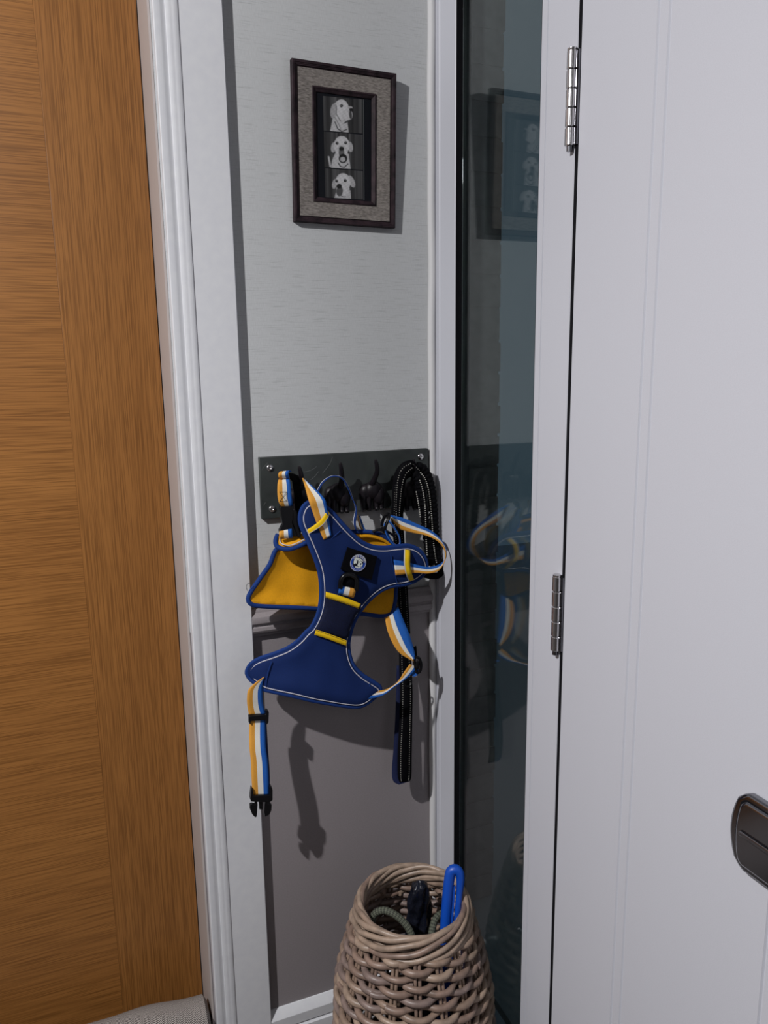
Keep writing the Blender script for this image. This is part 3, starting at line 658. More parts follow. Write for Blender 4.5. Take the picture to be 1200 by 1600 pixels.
    ribbon('yellow_band', tb2, bb2, [m_yel], t, (0, 1)); dashes('band_stitch', tb2, bb2, 0.14, t, m_dstitch, 0.0032, 0.5, 0.0003)
    # patch with round badge
    pq = [Vector(p) for p in [(0.4130,-0.0925,1.0777),(0.4682,-0.0920,1.0548),(0.4560,-0.0930,1.0132),(0.3986,-0.0945,1.0398)]]
    cpt = sum(pq, Vector())/4
    o = frm('patch', [p for p in pq]+[p+Vector((0, 0.0035, 0)) for p in pq], [(0, 1, 2, 3), (4, 5, 6, 7), (0, 1, 5, 4), (1, 2, 6, 5), (2, 3, 7, 6), (3, 0, 4, 7)], m_web_black, t)
    ex = (pq[1]-pq[0]+pq[2]-pq[3]).normalized(); ez = (pq[0]-pq[3]+pq[1]-pq[2]); ez = (ez-ex*ez.dot(ex)).normalized(); ey = ez.cross(ex)
    if ey.y > 0: ey = -ey
    bc = Vector([(0.4307,-0.0945,1.0481)][0]); rB = 0.0152
    N = 90; vs_ = []; col = []; rnd = random.Random(4)
    spots = [(-0.30, 0.18, 0.26, 0.34, .5), (0.18, 0.05, 0.27, 0.42, 0), (0.22, 0.42, 0.30, 0.10, -.4), (0.46, -0.08, 0.15, 0.20, 0), (0.42, -0.40, 0.16, 0.22, .5), (0.05, -0.52, 0.26, 0.10, 0), (-0.48, -0.02, 0.10, 0.24, .3), (-0.20, 0.46, 0.18, 0.08, .3)]
    dark = [(0.12, 0.16, 0.07, 0.06, 0), (0.36, -0.02, 0.10, 0.12, 0), (0.30, 0.30, 0.14, 0.04, -.5), (-0.28, 0.28, 0.08, 0.07, 0), (0.42, -0.33, 0.05, 0.12, .5), (-0.10, 0.0, 0.10, 0.30, 0.2), (0.0, -0.47, 0.03, 0.10, 0)]
    for j in range(N):
        for i in range(N):
            x, y = (i/(N-1)*2-1), (j/(N-1)*2-1); r = math.hypot(x, y)
            c4 = (0.012, 0.055, 0.33)
            if r > 0.93: c4 = (0.45, 0.48, 0.6)
            if r < 0.66:
                c4 = (0.006, 0.006, 0.012)
                def ins(s):
                    c_, s_ = math.cos(s[4]), math.sin(s[4]); dx, dy = x-s[0], y-s[1]; return math.hypot((dx*c_+dy*s_)/s[2], (-dx*s_+dy*c_)/s[3]) < 1
                if any(ins(s) for s in spots): c4 = (0.66, 0.70, 0.66)
                if any(ins(s) for s in dark): c4 = (0.006, 0.006, 0.012)
            k = min(1.0, 1.0/max(r, 1e-6)) if r > 1 else 1
            vs_.append(bc+ex*x*k*rB+ez*y*k*rB+ey*0.0002); col.append((*c4, 1))
    fs = [(j*N+i, j*N+i+1, (j+1)*N+i+1, (j+1)*N+i) for j in range(N-1) for i in range(N-1) if math.hypot((i+.5)/(N-1)*2-1, (j+.5)/(N-1)*2-1) <= 1.0]
    bo = frm('round_badge', vs_, fs, m_badge, t)
    ca = bo.data.color_attributes.new('print', 'FLOAT_COLOR', 'POINT'); ca.data.foreach_set('color', [x for c4 in col for x in c4])
    bm = bmesh.new()
    word = 'LEEDS UNITED'
    for i, ch in enumerate(word):
        if ch == ' ': continue
        cu = bpy.data.curves.new('letter', 'FONT'); cu.body = ch; cu.size = 0.0052; cu.align_x = 'CENTER'; cu.align_y = 'CENTER'; cu.offset = 0.00012; cu.extrude = 0.0001
        to = bpy.data.objects.new('letter', cu); COL.objects.link(to); me = to.to_mesh()
        a = math.radians(62-124*i/(len(word)-1)); p = bc+(ex*(-math.sin(a))+ez*math.cos(a))*rB*0.795+ey*0.0004
        rx = ex*math.cos(a)+ez*math.sin(a); rz = ez*math.cos(a)-ex*math.sin(a)
        base = [bm.verts.new(p+rx*v.co.x+rz*v.co.y+ey*v.co.z) for v in me.vertices]
        for f in me.polygons:
            try: bm.faces.new([base[k] for k in f.vertices])
            except ValueError: pass
        to.to_mesh_clear(); bpy.data.objects.remove(to); bpy.data.curves.remove(cu)
    me = bpy.data.meshes.new('badge_lettering'); bm.to_mesh(me); bm.free(); link('badge_lettering', me, m_stitch, bo)
    mb = MB()
    for i in range(15):
        a = math.radians(118+124*i/14); p = bc+(ex*(-math.sin(a))+ez*math.cos(a))*rB*0.80+ey*0.0004
        rx = ex*math.cos(a)+ez*math.sin(a); rz = ez*math.cos(a)-ex*math.sin(a); s1, s2 = 0.00055, 0.00035+0.0003*((i*7) % 3)/2
        mb.add([p-rx*s1-rz*s2, p+rx*s1-rz*s2, p+rx*s1+rz*s2, p-rx*s1+rz*s2], [(0, 1, 2, 3)])
    mb.build('badge_small_print', m_pipe, bo, None)
    # ring under the patch with its webbing tab
    dr = smooth([(0.3962,-0.0950,1.0067),(0.3977,-0.0980,1.0220),(0.4054,-0.0990,1.0301),(0.4178,-0.0990,1.0279),(0.4262,-0.0980,1.0186),(0.4258,-0.0950,0.9985)], 40)
    MB().tube(dr, 0.0044, 10).build('lead_ring', m_plastic, t)
    dp = smooth([(0.4001,-0.0920,1.0097),(0.4033,-0.0940,1.0231),(0.4159,-0.0940,1.0258),(0.4255,-0.0940,1.0170),(0.4251,-0.0920,1.0003)], 30, True); sheet('ring_backing', dp, m_web_black, t, bulge=0.006, thick=0.003)
    ribbon('ring_tab', [(0.4247,-0.0930,1.0017),(0.4236,-0.0980,0.9985),(0.4212,-0.0970,0.9890),(0.4211,-0.0920,0.9852)], [(0.3966,-0.0920,1.0119),(0.3941,-0.0970,1.0089),(0.3921,-0.0960,1.0005),(0.3929,-0.0910,0.9962)], STR, t, n=12)
    # upper left neck strap with its buckle
    ribbon('neck_strap', [(0.3021,-0.0580,1.1999),(0.2995,-0.0640,1.1968),(0.2975,-0.0680,1.1882),(0.2968,-0.0700,1.1753),(0.2983,-0.0700,1.1636),(0.3030,-0.0660,1.1553)], [(0.3211,-0.0580,1.2006),(0.3207,-0.0640,1.1974),(0.3215,-0.0670,1.1871),(0.3212,-0.0690,1.1734),(0.3221,-0.0690,1.1617),(0.3226,-0.0660,1.1541)], STR, t)
    ribbon('neck_strap_fold', [(0.3047,-0.0560,1.2008),(0.3009,-0.0640,1.2060),(0.3009,-0.0650,1.2114),(0.3054,-0.0580,1.2136),(0.3112,-0.0480,1.2121)], [(0.3223,-0.0560,1.2016),(0.3190,-0.0640,1.2068),(0.3183,-0.0650,1.2122),(0.3223,-0.0580,1.2145),(0.3282,-0.0480,1.2117)], STR, t, n=24)
    for s in ([(0.2997,-0.0712,1.1813),(0.3121,-0.0712,1.1810)], [(0.2997,-0.0714,1.1651),(0.3121,-0.0714,1.1645)], [(0.3121,-0.0713,1.1804),(0.3121,-0.0713,1.1641)], [(0.3000,-0.0713,1.1806),(0.3114,-0.0713,1.1645)], [(0.3117,-0.0713,1.1797),(0.3001,-0.0713,1.1654)]): MB().tube(s, 0.00028, 6).build('box_stitch', m_dstitch, t)
    ribbon('hook_strap', [(0.3235,-0.0500,1.2092),(0.3332,-0.0440,1.2069),(0.3429,-0.0360,1.2019),(0.3497,-0.0360,1.1974),(0.3514,-0.0440,1.1932)], [(0.3236,-0.0560,1.1999),(0.3312,-0.0520,1.1932),(0.3383,-0.0480,1.1874),(0.3459,-0.0480,1.1863),(0.3503,-0.0520,1.1851)], [m_web_black], t, (0, 1), 20)
    bk = MB()
    bk.prism([(p[0], p[2]) for p in [(0.2995,-0.0680,1.1562),(0.3231,-0.0680,1.1551),(0.3236,-0.0680,1.1396),(0.3203,-0.0680,1.1263),(0.3234,-0.0680,1.1159),(0.3282,-0.0680,1.1087),(0.3280,-0.0680,1.1012),(0.2986,-0.0680,1.1087),(0.2968,-0.0680,1.1143),(0.3026,-0.0680,1.1245),(0.3012,-0.0680,1.1397)]], 'y', -0.074, -0.062)
    bk.prism([(p[0], p[2]) for p in [(0.3220,-0.0680,1.1515),(0.3279,-0.0680,1.1459),(0.3308,-0.0680,1.1322),(0.3309,-0.0680,1.1152),(0.3338,-0.0680,1.1013),(0.3279,-0.0680,1.1002),(0.3234,-0.0680,1.1159),(0.3210,-0.0680,1.1263)]], 'y', -0.077, -0.063)
    bk.build('neck_buckle', m_plastic, t, 30, bevel=0.0015)
    ribbon('neck_strap_fold', [(0.2992,-0.0660,1.1110),(0.2963,-0.0740,1.1134),(0.2950,-0.0770,1.1084),(0.2962,-0.0740,1.1020),(0.3001,-0.0660,1.0987)], [(0.3211,-0.0660,1.1137),(0.3183,-0.0740,1.1158),(0.3179,-0.0770,1.1086),(0.3192,-0.0740,1.1015),(0.3212,-0.0660,1.0987)], STR, t, n=24)
    ribbon('hook_strap', [(0.3284,-0.0500,1.1955),(0.3300,-0.0520,1.1771),(0.3306,-0.0540,1.1536),(0.3315,-0.0580,1.1236),(0.3314,-0.0620,1.1038)], [(0.3417,-0.0440,1.1921),(0.3459,-0.0460,1.1717),(0.3447,-0.0500,1.1485),(0.3414,-0.0560,1.1223),(0.3368,-0.0620,1.0999)], [m_web_black], t, (0, 1), 24)
    # strap from the hook down over the top lobe
    ribbon('shoulder_strap', [(0.3466,-0.0520,1.1996),(0.3469,-0.0640,1.1859),(0.3443,-0.0920,1.1684),(0.3509,-0.0925,1.1464),(0.3596,-0.0915,1.1204),(0.3695,-0.0915,1.0951)], [(0.3508,-0.0420,1.1974),(0.3591,-0.0660,1.1864),(0.3729,-0.0900,1.1677),(0.3771,-0.0915,1.1508),(0.3808,-0.0905,1.1251),(0.3833,-0.0915,1.1020)], STR, t, (0, .42, .80, 1))
    ribbon('yellow_keeper', [(0.3419,-0.0870,1.1151),(0.3502,-0.0945,1.1218),(0.3618,-0.0965,1.1305),(0.3713,-0.0945,1.1394),(0.3790,-0.0850,1.1456)], [(0.3444,-0.0870,1.1068),(0.3534,-0.0945,1.1141),(0.3667,-0.0965,1.1223),(0.3763,-0.0945,1.1323),(0.3837,-0.0850,1.1391)], [m_yel, m_pipe], t, (0, .86, 1))
    # loop over the second hook
    ribbon('loop_strap', [(0.3727,-0.0300,1.1570),(0.3794,-0.0320,1.1749),(0.3889,-0.0340,1.1894),(0.4064,-0.0340,1.1977),(0.4245,-0.0340,1.1941),(0.4358,-0.0340,1.1783),(0.4442,-0.0340,1.1558),(0.4482,-0.0360,1.1345),(0.4426,-0.0400,1.1142),(0.4438,-0.0420,1.1009),(0.4519,-0.0420,1.0951)], [(0.3689,-0.0500,1.1603),(0.3759,-0.0520,1.1765),(0.3856,-0.0540,1.1912),(0.4018,-0.0540,1.1993),(0.4177,-0.0540,1.1945),(0.4268,-0.0540,1.1808),(0.4357,-0.0540,1.1587),(0.4440,-0.0560,1.1380),(0.4413,-0.0560,1.1171),(0.4417,-0.0560,1.1023),(0.4460,-0.0540,1.0965)], [m_wbl, m_wwh, m_bind], t, (0, .10, .30, 1))
    ribbon('loop_strap_end', [(0.4553,-0.0300,1.1204),(0.4551,-0.0320,1.1117),(0.4564,-0.0340,1.1012),(0.4622,-0.0360,1.0902)], [(0.4540,-0.0440,1.1229),(0.4575,-0.0440,1.1118),(0.4610,-0.0440,1.1026),(0.4653,-0.0440,1.0914)], STR, t, n=16)
    # strap looping right around the lobe
    rl = [(0.5105,-0.0480,1.1192),(0.5354,-0.0500,1.1123),(0.5629,-0.0540,1.0990),(0.5897,-0.0600,1.0845),(0.6080,-0.0660,1.0669),(0.6155,-0.0720,1.0496),(0.6097,-0.0820,1.0354),(0.5910,-0.0940,1.0276),(0.5694,-0.0940,1.0245),(0.5471,-0.0920,1.0302),(0.5231,-0.0900,1.0388),(0.5009,-0.0890,1.0446)]
    rr = [(0.5143,-0.0480,1.1131),(0.5294,-0.0500,1.0932),(0.5529,-0.0540,1.0838),(0.5768,-0.0620,1.0780),(0.5978,-0.0720,1.0669),(0.6073,-0.0820,1.0504),(0.6023,-0.0920,1.0333),(0.5871,-0.0980,1.0173),(0.5660,-0.0970,1.0140),(0.5434,-0.0940,1.0169),(0.5221,-0.0920,1.0167),(0.5039,-0.0900,1.0158)]
    ribbon('side_strap', rr, rl, STR, t, n=70)
    MB().tube(smooth(rl, 60), 0.0008, 6).build('strap_edge', m_wbl, t)
    ribbon('yellow_keeper', [(0.5249,-0.0820,1.0599),(0.5192,-0.0940,1.0498),(0.5177,-0.0980,1.0348),(0.5214,-0.0970,1.0180),(0.5323,-0.0840,1.0004)], [(0.5368,-0.0820,1.0579),(0.5314,-0.0940,1.0485),(0.5295,-0.0980,1.0335),(0.5329,-0.0970,1.0185),(0.5432,-0.0840,1.0020)], [m_pipe, m_yel], t, (0, .14, 1))
    ribbon('strap_end', [(0.5003,-0.0520,1.1085),(0.5027,-0.0540,1.0935),(0.5093,-0.0560,1.0770),(0.5187,-0.0580,1.0648),(0.5240,-0.0620,1.0677),(0.5218,-0.0640,1.0810),(0.5120,-0.0640,1.0981),(0.5024,-0.0620,1.1112)], [(0.4924,-0.0660,1.1067),(0.4944,-0.0680,1.0919),(0.5016,-0.0700,1.0766),(0.5128,-0.0720,1.0654),(0.5204,-0.0740,1.0698),(0.5182,-0.0760,1.0848),(0.5093,-0.0760,1.1013),(0.4998,-0.0740,1.1146)], [m_wor, m_wwh, m_wbl], t, (0, .06, .14, 1))
    sl = MB(); sl.tube(smooth([(0.4925,-0.0560,1.1020),(0.4942,-0.0580,1.1147),(0.4996,-0.0600,1.1235),(0.5049,-0.0600,1.1238),(0.5008,-0.0660,1.1156),(0.4946,-0.0660,1.1019),(0.4938,-0.0620,1.0929)], 40, True), 0.0030, 8)
    sl.tube(smooth([(0.4758,-0.0500,1.0916),(0.4894,-0.0540,1.0954),(0.5030,-0.0580,1.0906),(0.5143,-0.0580,1.0823)], 20), 0.0024, 8)
    sl.build('strap_slider', m_plastic, t)
    # lower right strap, slider, and its return to the bottom corner
    ribbon('belly_strap', [(0.4975,-0.0460,0.9237),(0.4993,-0.0480,0.9189),(0.5002,-0.0560,0.9004),(0.5083,-0.0640,0.8749),(0.5208,-0.0700,0.8558),(0.5444,-0.0760,0.8389)], [(0.5269,-0.0460,0.9402),(0.5284,-0.0480,0.9349),(0.5347,-0.0560,0.9129),(0.5401,-0.0640,0.8937),(0.5467,-0.0700,0.8667),(0.5499,-0.0760,0.8411)], STR, t, (0, .30, .54, 1))
    ribbon('belly_strap_return', [(0.5379,-0.0740,0.8338),(0.5260,-0.0760,0.8221),(0.5146,-0.0790,0.8102),(0.5003,-0.0830,0.8014),(0.4808,-0.0870,0.7979),(0.4634,-0.0890,0.8005),(0.4500,-0.0900,0.8050)], [(0.5538,-0.0740,0.8264),(0.5470,-0.0760,0.8194),(0.5273,-0.0790,0.8080),(0.5007,-0.0870,0.8003),(0.4787,-0.0920,0.7911),(0.4607,-0.0930,0.7882),(0.4429,-0.0920,0.7881)], STR, t, (0, .32, .64, 1))
    bl = MB(); bl.tube(smooth([(0.5471,-0.0760,0.8459),(0.5554,-0.0780,0.8444),(0.5594,-0.0780,0.8323),(0.5571,-0.0780,0.8185),(0.5506,-0.0760,0.8171),(0.5480,-0.0740,0.8327)], 36, True), 0.0030, 8)
    bl.ell([(0.5525,-0.0770,0.8313)][0], (0.004, 0.003, 0.009)); bl.build('belly_slider', m_plastic, t)
    ribbon('belly_strap_tail', [(0.5414,-0.0720,0.8135),(0.5426,-0.0740,0.8096),(0.5460,-0.0760,0.8081)], [(0.5561,-0.0720,0.8226),(0.5556,-0.0740,0.8155),(0.5528,-0.0760,0.8096)], [m_wbl], t, (0, 1), 10)
    # hanging strap with male buckle
    ribbon('hanging_strap', [(0.2573,-0.0770,0.8569),(0.2407,-0.0770,0.8480),(0.2294,-0.0770,0.8380),(0.2265,-0.0760,0.8231),(0.2268,-0.0740,0.8081),(0.2290,-0.0720,0.7902)], [(0.2585,-0.0750,0.8559),(0.2554,-0.0750,0.8456),(0.2543,-0.0740,0.8333),(0.2543,-0.0730,0.8188),(0.2555,-0.0710,0.8014),(0.2596,-0.0700,0.7847)], STR, t, (0, .36, .68, 1))
    fl = MB()
    fl.prism([(p[0], p[2]) for p in [(0.2278,-0.0720,0.7898),(0.2577,-0.0720,0.7867),(0.2581,-0.0720,0.7952),(0.2619,-0.0720,0.7945),(0.2637,-0.0720,0.7901),(0.2620,-0.0720,0.7699),(0.2580,-0.0720,0.7675),(0.2573,-0.0720,0.7765),(0.2308,-0.0720,0.7797),(0.2301,-0.0720,0.7731),(0.2276,-0.0720,0.7766)]], 'y', -0.078, -0.068)
    fl.build('strap_slider', m_plastic, t, 30, bevel=0.0018)
    ribbon('hanging_strap_lower', [(0.2301,-0.0720,0.7812),(0.2274,-0.0750,0.7576),(0.2255,-0.0810,0.7322),(0.2261,-0.0840,0.7089),(0.2253,-0.0870,0.6817),(0.2253,-0.0880,0.6447)], [(0.2577,-0.0720,0.7765),(0.2559,-0.0750,0.7518),(0.2542,-0.0810,0.7261),(0.2556,-0.0840,0.7024),(0.2556,-0.0870,0.6748),(0.2550,-0.0880,0.6376)], STR, t, (0, .34, .66, 1))
    ribbon('hanging_strap_back', [(0.2317,-0.0660,0.7731),(0.2279,-0.0740,0.7283),(0.2272,-0.0810,0.6864),(0.2266,-0.0850,0.6427)], [(0.2606,-0.0660,0.7674),(0.2595,-0.0740,0.7216),(0.2590,-0.0810,0.6792),(0.2571,-0.0850,0.6354)], [m_web_navy], t, (0, 1))
    mk = MB()
    mk.prism([(p[0], p[2]) for p in [(0.2249,-0.0880,0.6615),(0.2262,-0.0880,0.6462),(0.2551,-0.0880,0.6401),(0.2554,-0.0880,0.6573),(0.2593,-0.0880,0.6556),(0.2605,-0.0880,0.6489),(0.2598,-0.0880,0.6301),(0.2545,-0.0880,0.6267),(0.2218,-0.0880,0.6359),(0.2201,-0.0880,0.6407),(0.2213,-0.0880,0.6499),(0.2234,-0.0880,0.6619)]], 'y', -0.0935, -0.0825)
    mk.prism([(p[0], p[2]) for p in [(0.2360,-0.0880,0.6337),(0.2426,-0.0880,0.6322),(0.2422,-0.0880,0.6137),(0.2360,-0.0880,0.6152)]], 'y', -0.090, -0.085)
    for a in ([(0.2284,-0.0880,0.6356),(0.2326,-0.0880,0.6346),(0.2330,-0.0880,0.6261),(0.2315,-0.0880,0.6116),(0.2300,-0.0880,0.6031),(0.2271,-0.0880,0.6030),(0.2225,-0.0880,0.6101),(0.2192,-0.0880,0.6210),(0.2196,-0.0880,0.6293),(0.2244,-0.0880,0.6298),(0.2282,-0.0880,0.6272)], [(0.2472,-0.0880,0.6298),(0.2514,-0.0880,0.6287),(0.2516,-0.0880,0.6236),(0.2554,-0.0880,0.6238),(0.2581,-0.0880,0.6199),(0.2573,-0.0880,0.6095),(0.2534,-0.0880,0.6019),(0.2470,-0.0880,0.5997),(0.2447,-0.0880,0.6003),(0.2439,-0.0880,0.6086),(0.2453,-0.0880,0.6230)]):
        mk.prism([(p[0], p[2]) for p in a], 'y', -0.0915, -0.0845)
    mk.build('clip_buckle', m_plastic, t, 30, bevel=0.0014)
    # loose thread at the left corner of the rear half
    MB().tube(smooth([(0.2389,-0.0620,1.0121),(0.2368,-0.0660,1.0203),(0.2389,-0.0680,1.0262),(0.2437,-0.0660,1.0263)], 16), 0.0004, 6).build('loose_thread', m_dstitch, t)
harness()

# ------------------------------------------------------------------ lead
def lead():
    t = thing('dog_lead', (0.60, -0.03, 0.75), 'black dog lead with pale reflective stitching hanging from the rightmost hook', 'dog lead')
    def strap(name, l, r, m, lines=(0.22, 0.78), n=60, step=0.0045, th=0.002):
        o = ribbon(name, l, r, [m], t, (0, 1), n, th)
        for a in lines: dashes('stitching', l, r, a, o, m_stitch, step, 0.36, 0.00045)
    # left leg of the loop over the hook, running down the whole length
    L = [(0.5731,-0.0460,1.2040),(0.5587,-0.0460,1.2181),(0.5391,-0.0440,1.2140),(0.5264,-0.0400,1.1972),(0.5227,-0.0360,1.1719),(0.5220,-0.0320,1.1388),(0.5224,-0.0280,1.1052),(0.5274,-0.0260,1.0636),(0.5316,-0.0260,1.0144),(0.5343,-0.0260,0.9723),(0.5362,-0.0260,0.9337),(0.5372,-0.0280,0.8798)]
    Rr = [(0.5803,-0.0300,1.1818),(0.5646,-0.0340,1.1869),(0.5500,-0.0360,1.1809),(0.5448,-0.0340,1.1629),(0.5447,-0.0320,1.1444),(0.5461,-0.0300,1.1256),(0.5467,-0.0280,1.0994),(0.5496,-0.0260,1.0615),(0.5523,-0.0260,1.0121),(0.5552,-0.0260,0.9698),(0.5572,-0.0260,0.9309),(0.5592,-0.0280,0.8766)]
    strap('webbing', L, Rr, m_web_black)
    L2 = [(0.5519,-0.0500,1.2167),(0.5345,-0.0500,1.2092),(0.5268,-0.0460,1.1908),(0.5251,-0.0420,1.1617),(0.5256,-0.0380,1.1322),(0.5293,-0.0340,1.1020)]; R2 = [(0.5576,-0.0500,1.2000),(0.5458,-0.0500,1.1865),(0.5416,-0.0460,1.1647),(0.5392,-0.0420,1.1390),(0.5387,-0.0380,1.1166),(0.5386,-0.0340,1.0975)]
    strap('webbing', L2, R2, m_web_black, (0.18, 0.7))
    # hand loop at the bottom
    Lf = [(0.5346,-0.0300,0.8704),(0.5314,-0.0380,0.8188),(0.5291,-0.0460,0.7669),(0.5250,-0.0500,0.7055),(0.5202,-0.0520,0.6467),(0.5205,-0.0500,0.5965),(0.5261,-0.0440,0.5770)]; Rf = [(0.5574,-0.0300,0.8670),(0.5567,-0.0380,0.8146),(0.5551,-0.0460,0.7622),(0.5520,-0.0500,0.7001),(0.5498,-0.0520,0.6404),(0.5495,-0.0500,0.5899),(0.5487,-0.0440,0.5743)]
    strap('hand_loop', Lf, Rf, m_web_black, (0.2, 0.82))
    ribbon('hand_loop_back', [(0.5308,-0.0260,0.8144),(0.5265,-0.0300,0.7367),(0.5198,-0.0340,0.6585),(0.5141,-0.0360,0.6030),(0.5146,-0.0400,0.5801),(0.5252,-0.0440,0.5714)], [(0.5467,-0.0260,0.8118),(0.5442,-0.0300,0.7334),(0.5417,-0.0340,0.6539),(0.5402,-0.0360,0.5971),(0.5404,-0.0400,0.5762),(0.5478,-0.0440,0.5733)], [m_web_navy], t, (0, 1))
    # stretchy gathered section on the right
    def gathered(c, r, n=150, k=0.0085):
        P = smooth(c, n); s = 0; rad = []
        for i in range(n):
            if i: s += (P[i]-P[i-1]).length
            rad.append(r*(0.82+0.22*abs(math.sin(s*PI/k))))
        return P, rad
    P, rad = gathered([(0.5667,-0.0340,1.1976),(0.5776,-0.0360,1.2044),(0.5907,-0.0360,1.1928),(0.6002,-0.0360,1.1666),(0.6053,-0.0360,1.1293),(0.6081,-0.0360,1.0880),(0.6113,-0.0360,1.0499),(0.6164,-0.0380,1.0117)], 0.0088)
    o = MB().tube(P, rad, 12).build('gathered_section', m_web_black, t, 80)
    P2, rad2 = gathered([(0.5620,-0.0400,1.1914),(0.5688,-0.0440,1.1879),(0.5765,-0.0440,1.1656),(0.5816,-0.0430,1.1322),(0.5874,-0.0420,1.0909),(0.5921,-0.0420,1.0531),(0.5976,-0.0430,1.0150)], 0.0088)
    MB().tube(P2, rad2, 12).build('gathered_section', m_web_black, t, 80)
    for line in ([(0.5730,-0.0460,1.1950),(0.5836,-0.0460,1.1799),(0.5907,-0.0458,1.1539),(0.5938,-0.0458,1.1280),(0.5965,-0.0458,1.0982),(0.5984,-0.0460,1.0683),(0.6011,-0.0468,1.0419),(0.6054,-0.0480,1.0153)], [(0.5673,-0.0540,1.1820),(0.5737,-0.0535,1.1635),(0.5787,-0.0525,1.1339),(0.5804,-0.0520,1.1008),(0.5811,-0.0520,1.0712),(0.5831,-0.0525,1.0338)],
                 [(0.5604,-0.0535,1.1608),(0.5657,-0.0525,1.1350),(0.5697,-0.0520,1.1090)]):
        dashes('stitching', line, [(p[0]+0.003, p[1], p[2]) for p in line], 0.5, t, m_stitch, 0.0042, 0.42, 0.00075, 0.0015)
    U = smooth([(0.6174,-0.0360,1.0112),(0.6228,-0.0360,0.9983),(0.6183,-0.0340,0.9894),(0.6048,-0.0320,0.9885),(0.5862,-0.0280,0.9935),(0.5636,-0.0240,0.9951),(0.5482,-0.0220,0.9849)], 30)
    MB().tube(U, 0.0065, 10).build('webbing_turn', m_web_black, t, 80)
    mb = MB(); c = Vector([(0.5426,-0.0520,0.7885)][0])
    mb.tube([c+Vector((0.0088*math.cos(a), 0, 0.0088*math.sin(a))) for a in [2*PI*i/30 for i in range(30)]], 0.0013, 8, True); mb.build('split_ring', m_plastic, t)
    q = [(0.5582,-0.0440,0.8533),(0.5644,-0.0440,0.8559),(0.5652,-0.0440,0.8369),(0.5633,-0.0440,0.8318),(0.5577,-0.0440,0.8363)]
    MB().prism([(p[0], p[2]) for p in q], 'y', -0.046, -0.043).build('tag', m_web_black, t)
lead()

# ------------------------------------------------------------------ wicker basket
BC = Vector((0.4775, -0.2150, 0))
def brad(z):
    K = [(0.0, 0.105), (0.08, 0.125), (0.16, 0.1365), (0.22, 0.1385), (0.28, 0.1360), (0.33, 0.1270), (0.38, 0.1130), (0.42, 0.1020), (0.46, 0.097)]
    for (a, ra), (b, rb) in zip(K, K[1:]):
        if z <= b:
            u = (z-a)/(b-a); u2 = u
            return ra+(rb-ra)*u2
    return K[-1][1]
def basket():
    t = thing('wicker_basket', (BC.x, BC.y, 0), 'tall grey brown wicker basket with a braided rim standing in the corner', 'basket')
    rnd = random.Random(5); NS = 18
    ph0 = math.radians(-90-24+4)
    for k in range(NS):
        a = ph0+2*PI*k/NS
        for s in (-1, 1):
            pts = []
            for i in range(22):
                z = 0.008+0.412*i/21; r = brad(z)-0.001; aa = a+s*0.0036/r
                pts.append(BC+Vector((r*math.cos(aa), r*math.sin(aa), z)))
            MB().tube(pts, 0.0031, 7).build('stake', m_wick[rnd.choice((0, 1))], t, 80)
    z = 0.012; row = 0; n = 150
    while z < 0.413:
        r0 = brad(z); cut = rnd.uniform(0, 2*PI); thick = rnd.uniform(0.0053, 0.0060)
        for half in (0, 1):
            pts = []; rad = []
            m_ = n//2+4
            for i in range(m_):
                a = cut+half*PI+PI*i/(n//2)
                wv = math.cos((a-ph0)*NS/2+PI*row)
                wv = math.copysign(abs(wv)**0.75, wv)
                r = r0+0.0062*wv+0.0006*math.sin(a*7+row)
                zz_ = z+0.0012*math.sin(a*3+row*1.7)+0.0010*math.sin(a*11+row*2.9)
                if i > m_-7: r -= 0.0011*(i-(m_-7))
                pts.append(BC+Vector((r*math.cos(a), r*math.sin(a), zz_))); rad.append(thick*(1+0.10*math.sin(a*5+row*2+half)))
            MB().tube(pts, rad, 8).build('weaver_rod', m_wick[rnd.choice((0, 0, 1, 2, 3))], t, 80)
        z += 0.0114; row += 1
    # plaited rim: rods rolling round one another
    NR = 12
    for k in range(NR):
        pts = []; rad = []; span = 2*PI*0.82; a0 = 2*PI*k/NR+0.3
        for i in range(110):
            u = i/109; a = a0+span*u; g = 2*PI*(1.25*u)+2.4
            dr = 0.0058*math.cos(g); dz = 0.0190*math.sin(g)
            tp = min(1, u/0.05, (1-u)/0.05)
            r = 0.0975+dr-0.16*(dz if dz > 0 else dz*1.5)
            pts.append(BC+Vector((r*math.cos(a), r*math.sin(a), 0.433+dz+0.001*math.sin(a*9+k)))); rad.append(0.0050*(0.62+0.38*tp)*(1+0.06*math.sin(a*6+k*2)))
        MB().tube(pts, rad, 9).build('rim_rod', m_wick[rnd.choice((0, 0, 2, 1))], t, 80)
    MB().lathe([(0.0, 0.004), (0.098, 0.004), (0.100, 0.012), (0.0, 0.012)], BC, 'z', 40).build('base_disc', m_wick[1], t)
basket()

